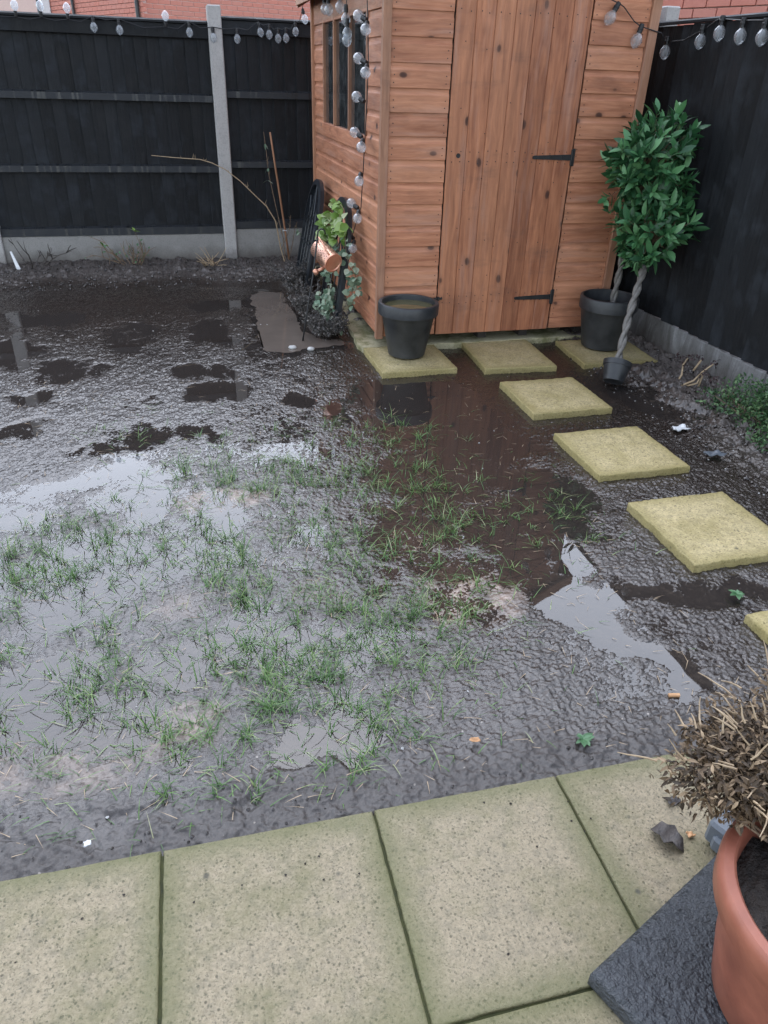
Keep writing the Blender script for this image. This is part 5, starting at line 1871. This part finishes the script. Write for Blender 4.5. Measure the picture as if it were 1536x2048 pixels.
scrap('plastic_film', (2.46, 2.74, 0.03), (0.05, 0.025), 'grey_plastic', 'crumpled dark bluish plastic film in the bed right of the path', 'litter', 17, lift=0.012)
m = MB()
m.tube([(1.297, 1.345, 0.004), (1.329, 1.337, 0.005)], [0.0062, 0.0064], 10)
tag(m.build('cigarette_end', 'tan_bit'), 'orange cigarette end floating at the puddle tip behind the dead shrub', 'litter')
for c, lab in (((0.949, 1.235, 0.015), 'small lobed weed seedling on the mud before the patio'), ((1.82, 1.72, 0.02), 'small green weed at the right photo edge beyond the near slab')):
    th = thing('weed', c, lab, 'weed')
    lg = leaf_geo(0.034, 0.018, curl=.3)
    me_ = leaf_data('leaf', 'weed_leaf', 0.034, 0.018, curl=.3)
    for k in range(9):
        a_ = k * 2.4
        q = orient((math.cos(a_), math.sin(a_), random.uniform(.1, .7)))
        place('leaf', me_, Vector(c) + Vector((0, 0, .004)), th, rot=q, scale=random.uniform(.5, 1.1))

# ------------------------------------------------------------------ grass
random.seed(23)
GR = [(0.58, 2.39, 0.12, 0.15, 1.6), (-0.61, 2.65, 0.11, 0.16, 1.2), (-0.37, 2.63, 0.12, 0.16, 0.9), (0.03, 2.4, 0.11, 0.22, 1.8), (0.53, 1.89, 0.1, 0.11, 1.6), (0.29, 2.97, 0.16, 0.15, 1.2), (0.8, 2.76, 0.13, 0.14, 1.1), (0.81, 3.3, 0.15, 0.19, 0.5), (-0.19, 2.45, 0.09, 0.15, 0.7), (-0.65, 2.42, 0.11, 0.14, 0.8), (-0.46, 2.38, 0.11, 0.14, 0.9), (0.21, 2.05, 0.1, 0.12, 1.1), (0.36, 2.52, 0.1, 0.16, 0.9), (0.08, 2.16, 0.09, 0.09, 0.8), (0.31, 1.71, 0.14, 0.12, 1.3), (0.59, 1.67, 0.11, 0.1, 1.2), (-0.04, 1.79, 0.11, 0.12, 0.9), (-0.3, 1.76, 0.06, 0.09, 0.9), (-0.42, 1.69, 0.04, 0.11, 1.0), (-0.22, 1.53, 0.07, 0.06, 1.0), (-0.13, 1.5, 0.07, 0.06, 0.8), (0.02, 1.47, 0.04, 0.06, 0.6), (0.2, 1.52, 0.12, 0.08, 0.8), (0.41, 1.42, 0.09, 0.06, 0.9), (0.3, 1.3, 0.07, 0.05, 0.7), (0.02, 1.3, 0.05, 0.03, 0.7), (-0.18, 1.3, 0.04, 0.05, 0.6), (-0.7, 2.14, 0.05, 0.14, 0.7), (-0.69, 2.33, 0.05, 0.1, 0.7), (-0.6, 1.69, 0.04, 0.08, 0.5), (-0.48, 1.52, 0.08, 0.07, 0.35), (0.96, 2.39, 0.17, 0.16, 0.5), (0.93, 2.14, 0.12, 0.14, 0.5), (1.21, 2.46, 0.17, 0.18, 0.35), (0.78, 2.01, 0.11, 0.13, 0.5), (0.8, 1.83, 0.09, 0.08, 0.5), (0.75, 1.61, 0.05, 0.05, 0.5), (1.49, 2.2, 0.06, 0.06, 0.25), (1.41, 2.5, 0.07, 0.09, 0.2), (0.53, 2.92, 0.18, 0.2, 0.8), (-0.06, 3.04, 0.13, 0.15, 0.6), (0.07, 3.06, 0.18, 0.15, 0.6), (0.15, 1.64, 0.09, 0.09, 0.7), (-0.31, 2.02, 0.1, 0.11, 0.5), (0.13, 1.82, 0.1, 0.1, 0.8), (-0.49, 1.87, 0.09, 0.1, 0.4), (0.45, 2.02, 0.11, 0.12, 0.9), (1.09, 3.24, 0.15, 0.25, 0.4), (0.94, 2.83, 0.14, 0.2, 0.5), (-0.36, 3.59, 0.15, 0.13, 0.2), (0.07, 3.33, 0.15, 0.12, 0.25), (0.5, 3.42, 0.15, 0.13, 0.2), (-0.9, 2.3, .15, .3, .8), (-1.0, 1.9, .15, .2, .6)]
m = MB()


def blade(m, p, d, L_, w, bend):
    d = Vector(d).normalized()
    side = d.cross(Vector((0, 0, 1)))
    side = side.normalized() if side.length > 1e-3 else Vector((1, 0, 0))
    hz = Vector((d.x, d.y, 0))
    hz = hz.normalized() if hz.length > 1e-3 else Vector((1, 0, 0))
    vs = []
    n_ = 4
    q_ = Vector(p)
    for i in range(n_ + 1):
        f_ = i / n_
        ww = w * (1 - f_ ** 1.6) * 0.5
        if i < n_:
            vs += [q_ - side * ww, q_ + side * ww]
        else:
            vs.append(q_)
        dd = (d + (hz * 0.9 + Vector((0, 0, -0.75))) * bend * f_).normalized()
        q_ = q_ + dd * L_ / n_
        if q_.z < 0.002:
            q_.z = 0.002 + random.uniform(0, .003)
    fs = [(0, 1, 3, 2), (2, 3, 5, 4), (4, 5, 7, 6), (6, 7, 8)]
    m.add(vs, fs)


tot = 0
for gx_, gy_, rx, ry, den in GR:
    ncl = int(den * 25 * (rx * ry / 0.0144) ** 0.6) + 1
    for k in range(ncl):
        x_ = gx_ + random.gauss(0, rx * 0.75)
        y_ = gy_ + random.gauss(0, ry * 0.75)
        if y_ < 1.19 or x_ > 1.72:
            continue
        nb_ = random.randint(4, 12)
        s_ = random.uniform(0.6, 1.15)
        z_ = gz(x_, y_)
        for b_ in range(nb_):
            an = random.uniform(0, 6.283)
            ti = random.uniform(0.15, 1.25)
            d = (math.cos(an) * math.sin(ti), math.sin(an) * math.sin(ti), math.cos(ti))
            blade(m, (x_ + random.gauss(0, .009), y_ + random.gauss(0, .009), max(z_ - .003, -.01)), d, s_ * random.uniform(.035, .11), random.uniform(.002, .004), random.uniform(.3, 1.8))
            tot += 1
# thin scatter of single blades and washed-out straw lying flat
for k in range(2600):
    gx_, gy_, rx, ry, den = random.choice(GR)
    x_, y_ = gx_ + random.gauss(0, .22), gy_ + random.gauss(0, .22)
    if y_ < 1.19 or x_ > 1.72:
        continue
    an = random.uniform(0, 6.283)
    blade(m, (x_, y_, max(gz(x_, y_), 0.0)), (math.cos(an), math.sin(an), random.uniform(.0, .9)), random.uniform(.025, .08), random.uniform(.0018, .0032), random.uniform(.2, 1.6))
tag(m.build('grass', 'grass_blade'), 'sparse green grass tufts poking out of the flooded mud', 'grass', kind='stuff')

# ------------------------------------------------------------------ loose crumbs, stones and straw nobody could count
random.seed(77)


def crumb(m, p, r):
    vs = []
    for k, (a_, b_, c_) in enumerate(((1, 0, 0), (-1, 0, 0), (0, 1, 0), (0, -1, 0), (0, 0, .8), (0, 0, -.5), (.6, .6, .3), (-.6, .5, .35), (.5, -.6, .3), (-.55, -.6, .3))):
        s_ = random.uniform(.7, 1.25)
        vs.append((p[0] + a_ * r * s_, p[1] + b_ * r * s_, p[2] + c_ * r * s_))
    m.add(vs, [(4, 0, 6), (4, 6, 2), (4, 2, 7), (4, 7, 1), (4, 1, 9), (4, 9, 3), (4, 3, 8), (4, 8, 0), (0, 5, 6), (6, 5, 2), (2, 5, 7), (7, 5, 1), (1, 5, 9), (9, 5, 3), (3, 5, 8), (8, 5, 0)])


m = MB()
for k in range(2600):
    t_ = random.random()
    if t_ < 0.4:
        x_, y_ = random.uniform(2.45, 3.1), random.uniform(1.4, 4.4)
    elif t_ < 0.93:
        x_, y_ = random.uniform(-1.9, 1.0), random.uniform(6.55, 7.44)
    else:
        x_, y_ = random.uniform(-1.2, 1.9), 1.16 + abs(random.gauss(0, .09))
    r_ = random.choice((.004, .006, .008, .012)) * random.uniform(.7, 1.2) * (1 if t_ < .93 else .5)
    crumb(m, (x_, y_, gz(x_, y_) + r_ * .2), r_)
tag(m.build('soil_crumbs', 'mud'), 'loose dark crumbs of soil on the beds and along the patio edge', 'soil', kind='stuff')
m = MB()
for k in range(420):
    t_ = random.random()
    if t_ < 0.6:
        x_, y_ = random.uniform(2.4, 3.1), random.uniform(1.6, 4.3)
    else:
        x_, y_ = random.uniform(-1.9, 2.3), random.uniform(1.2, 7.3)
    r_ = random.uniform(.002, .006)
    crumb(m, (x_, y_, max(gz(x_, y_), 0) + r_ * .3), r_)
tag(m.build('grit', 'pebble'), 'scattered small pale stones on the mud', 'gravel', kind='stuff')
m = MB()
for k in range(34):
    x_, y_ = random.uniform(-1.0, 1.2), 1.10 - abs(random.gauss(0, .13))
    r_ = random.uniform(.0012, .0042)
    crumb(m, (x_, y_, 0.034 + r_ * .5), r_)
tag(m.build('soil_specks', 'soil'), 'specks of soil trodden onto the paving', 'soil', kind='stuff')
m = MB()
for k in range(900):
    x_, y_ = random.uniform(-1.1, 1.6), 1.2 + random.random() ** 1.4 * 3.2
    an = random.uniform(0, 6.283)
    blade(m, (x_, y_, max(gz(x_, y_), 0.0) + .003), (math.cos(an), math.sin(an), random.uniform(.0, .25)), random.uniform(.015, .06), random.uniform(.0012, .0024), random.uniform(.0, .5))
tag(m.build('straw_litter', 'twig_pale'), 'washed-out straw coloured dead grass lying flat on the mud', 'straw', kind='stuff')
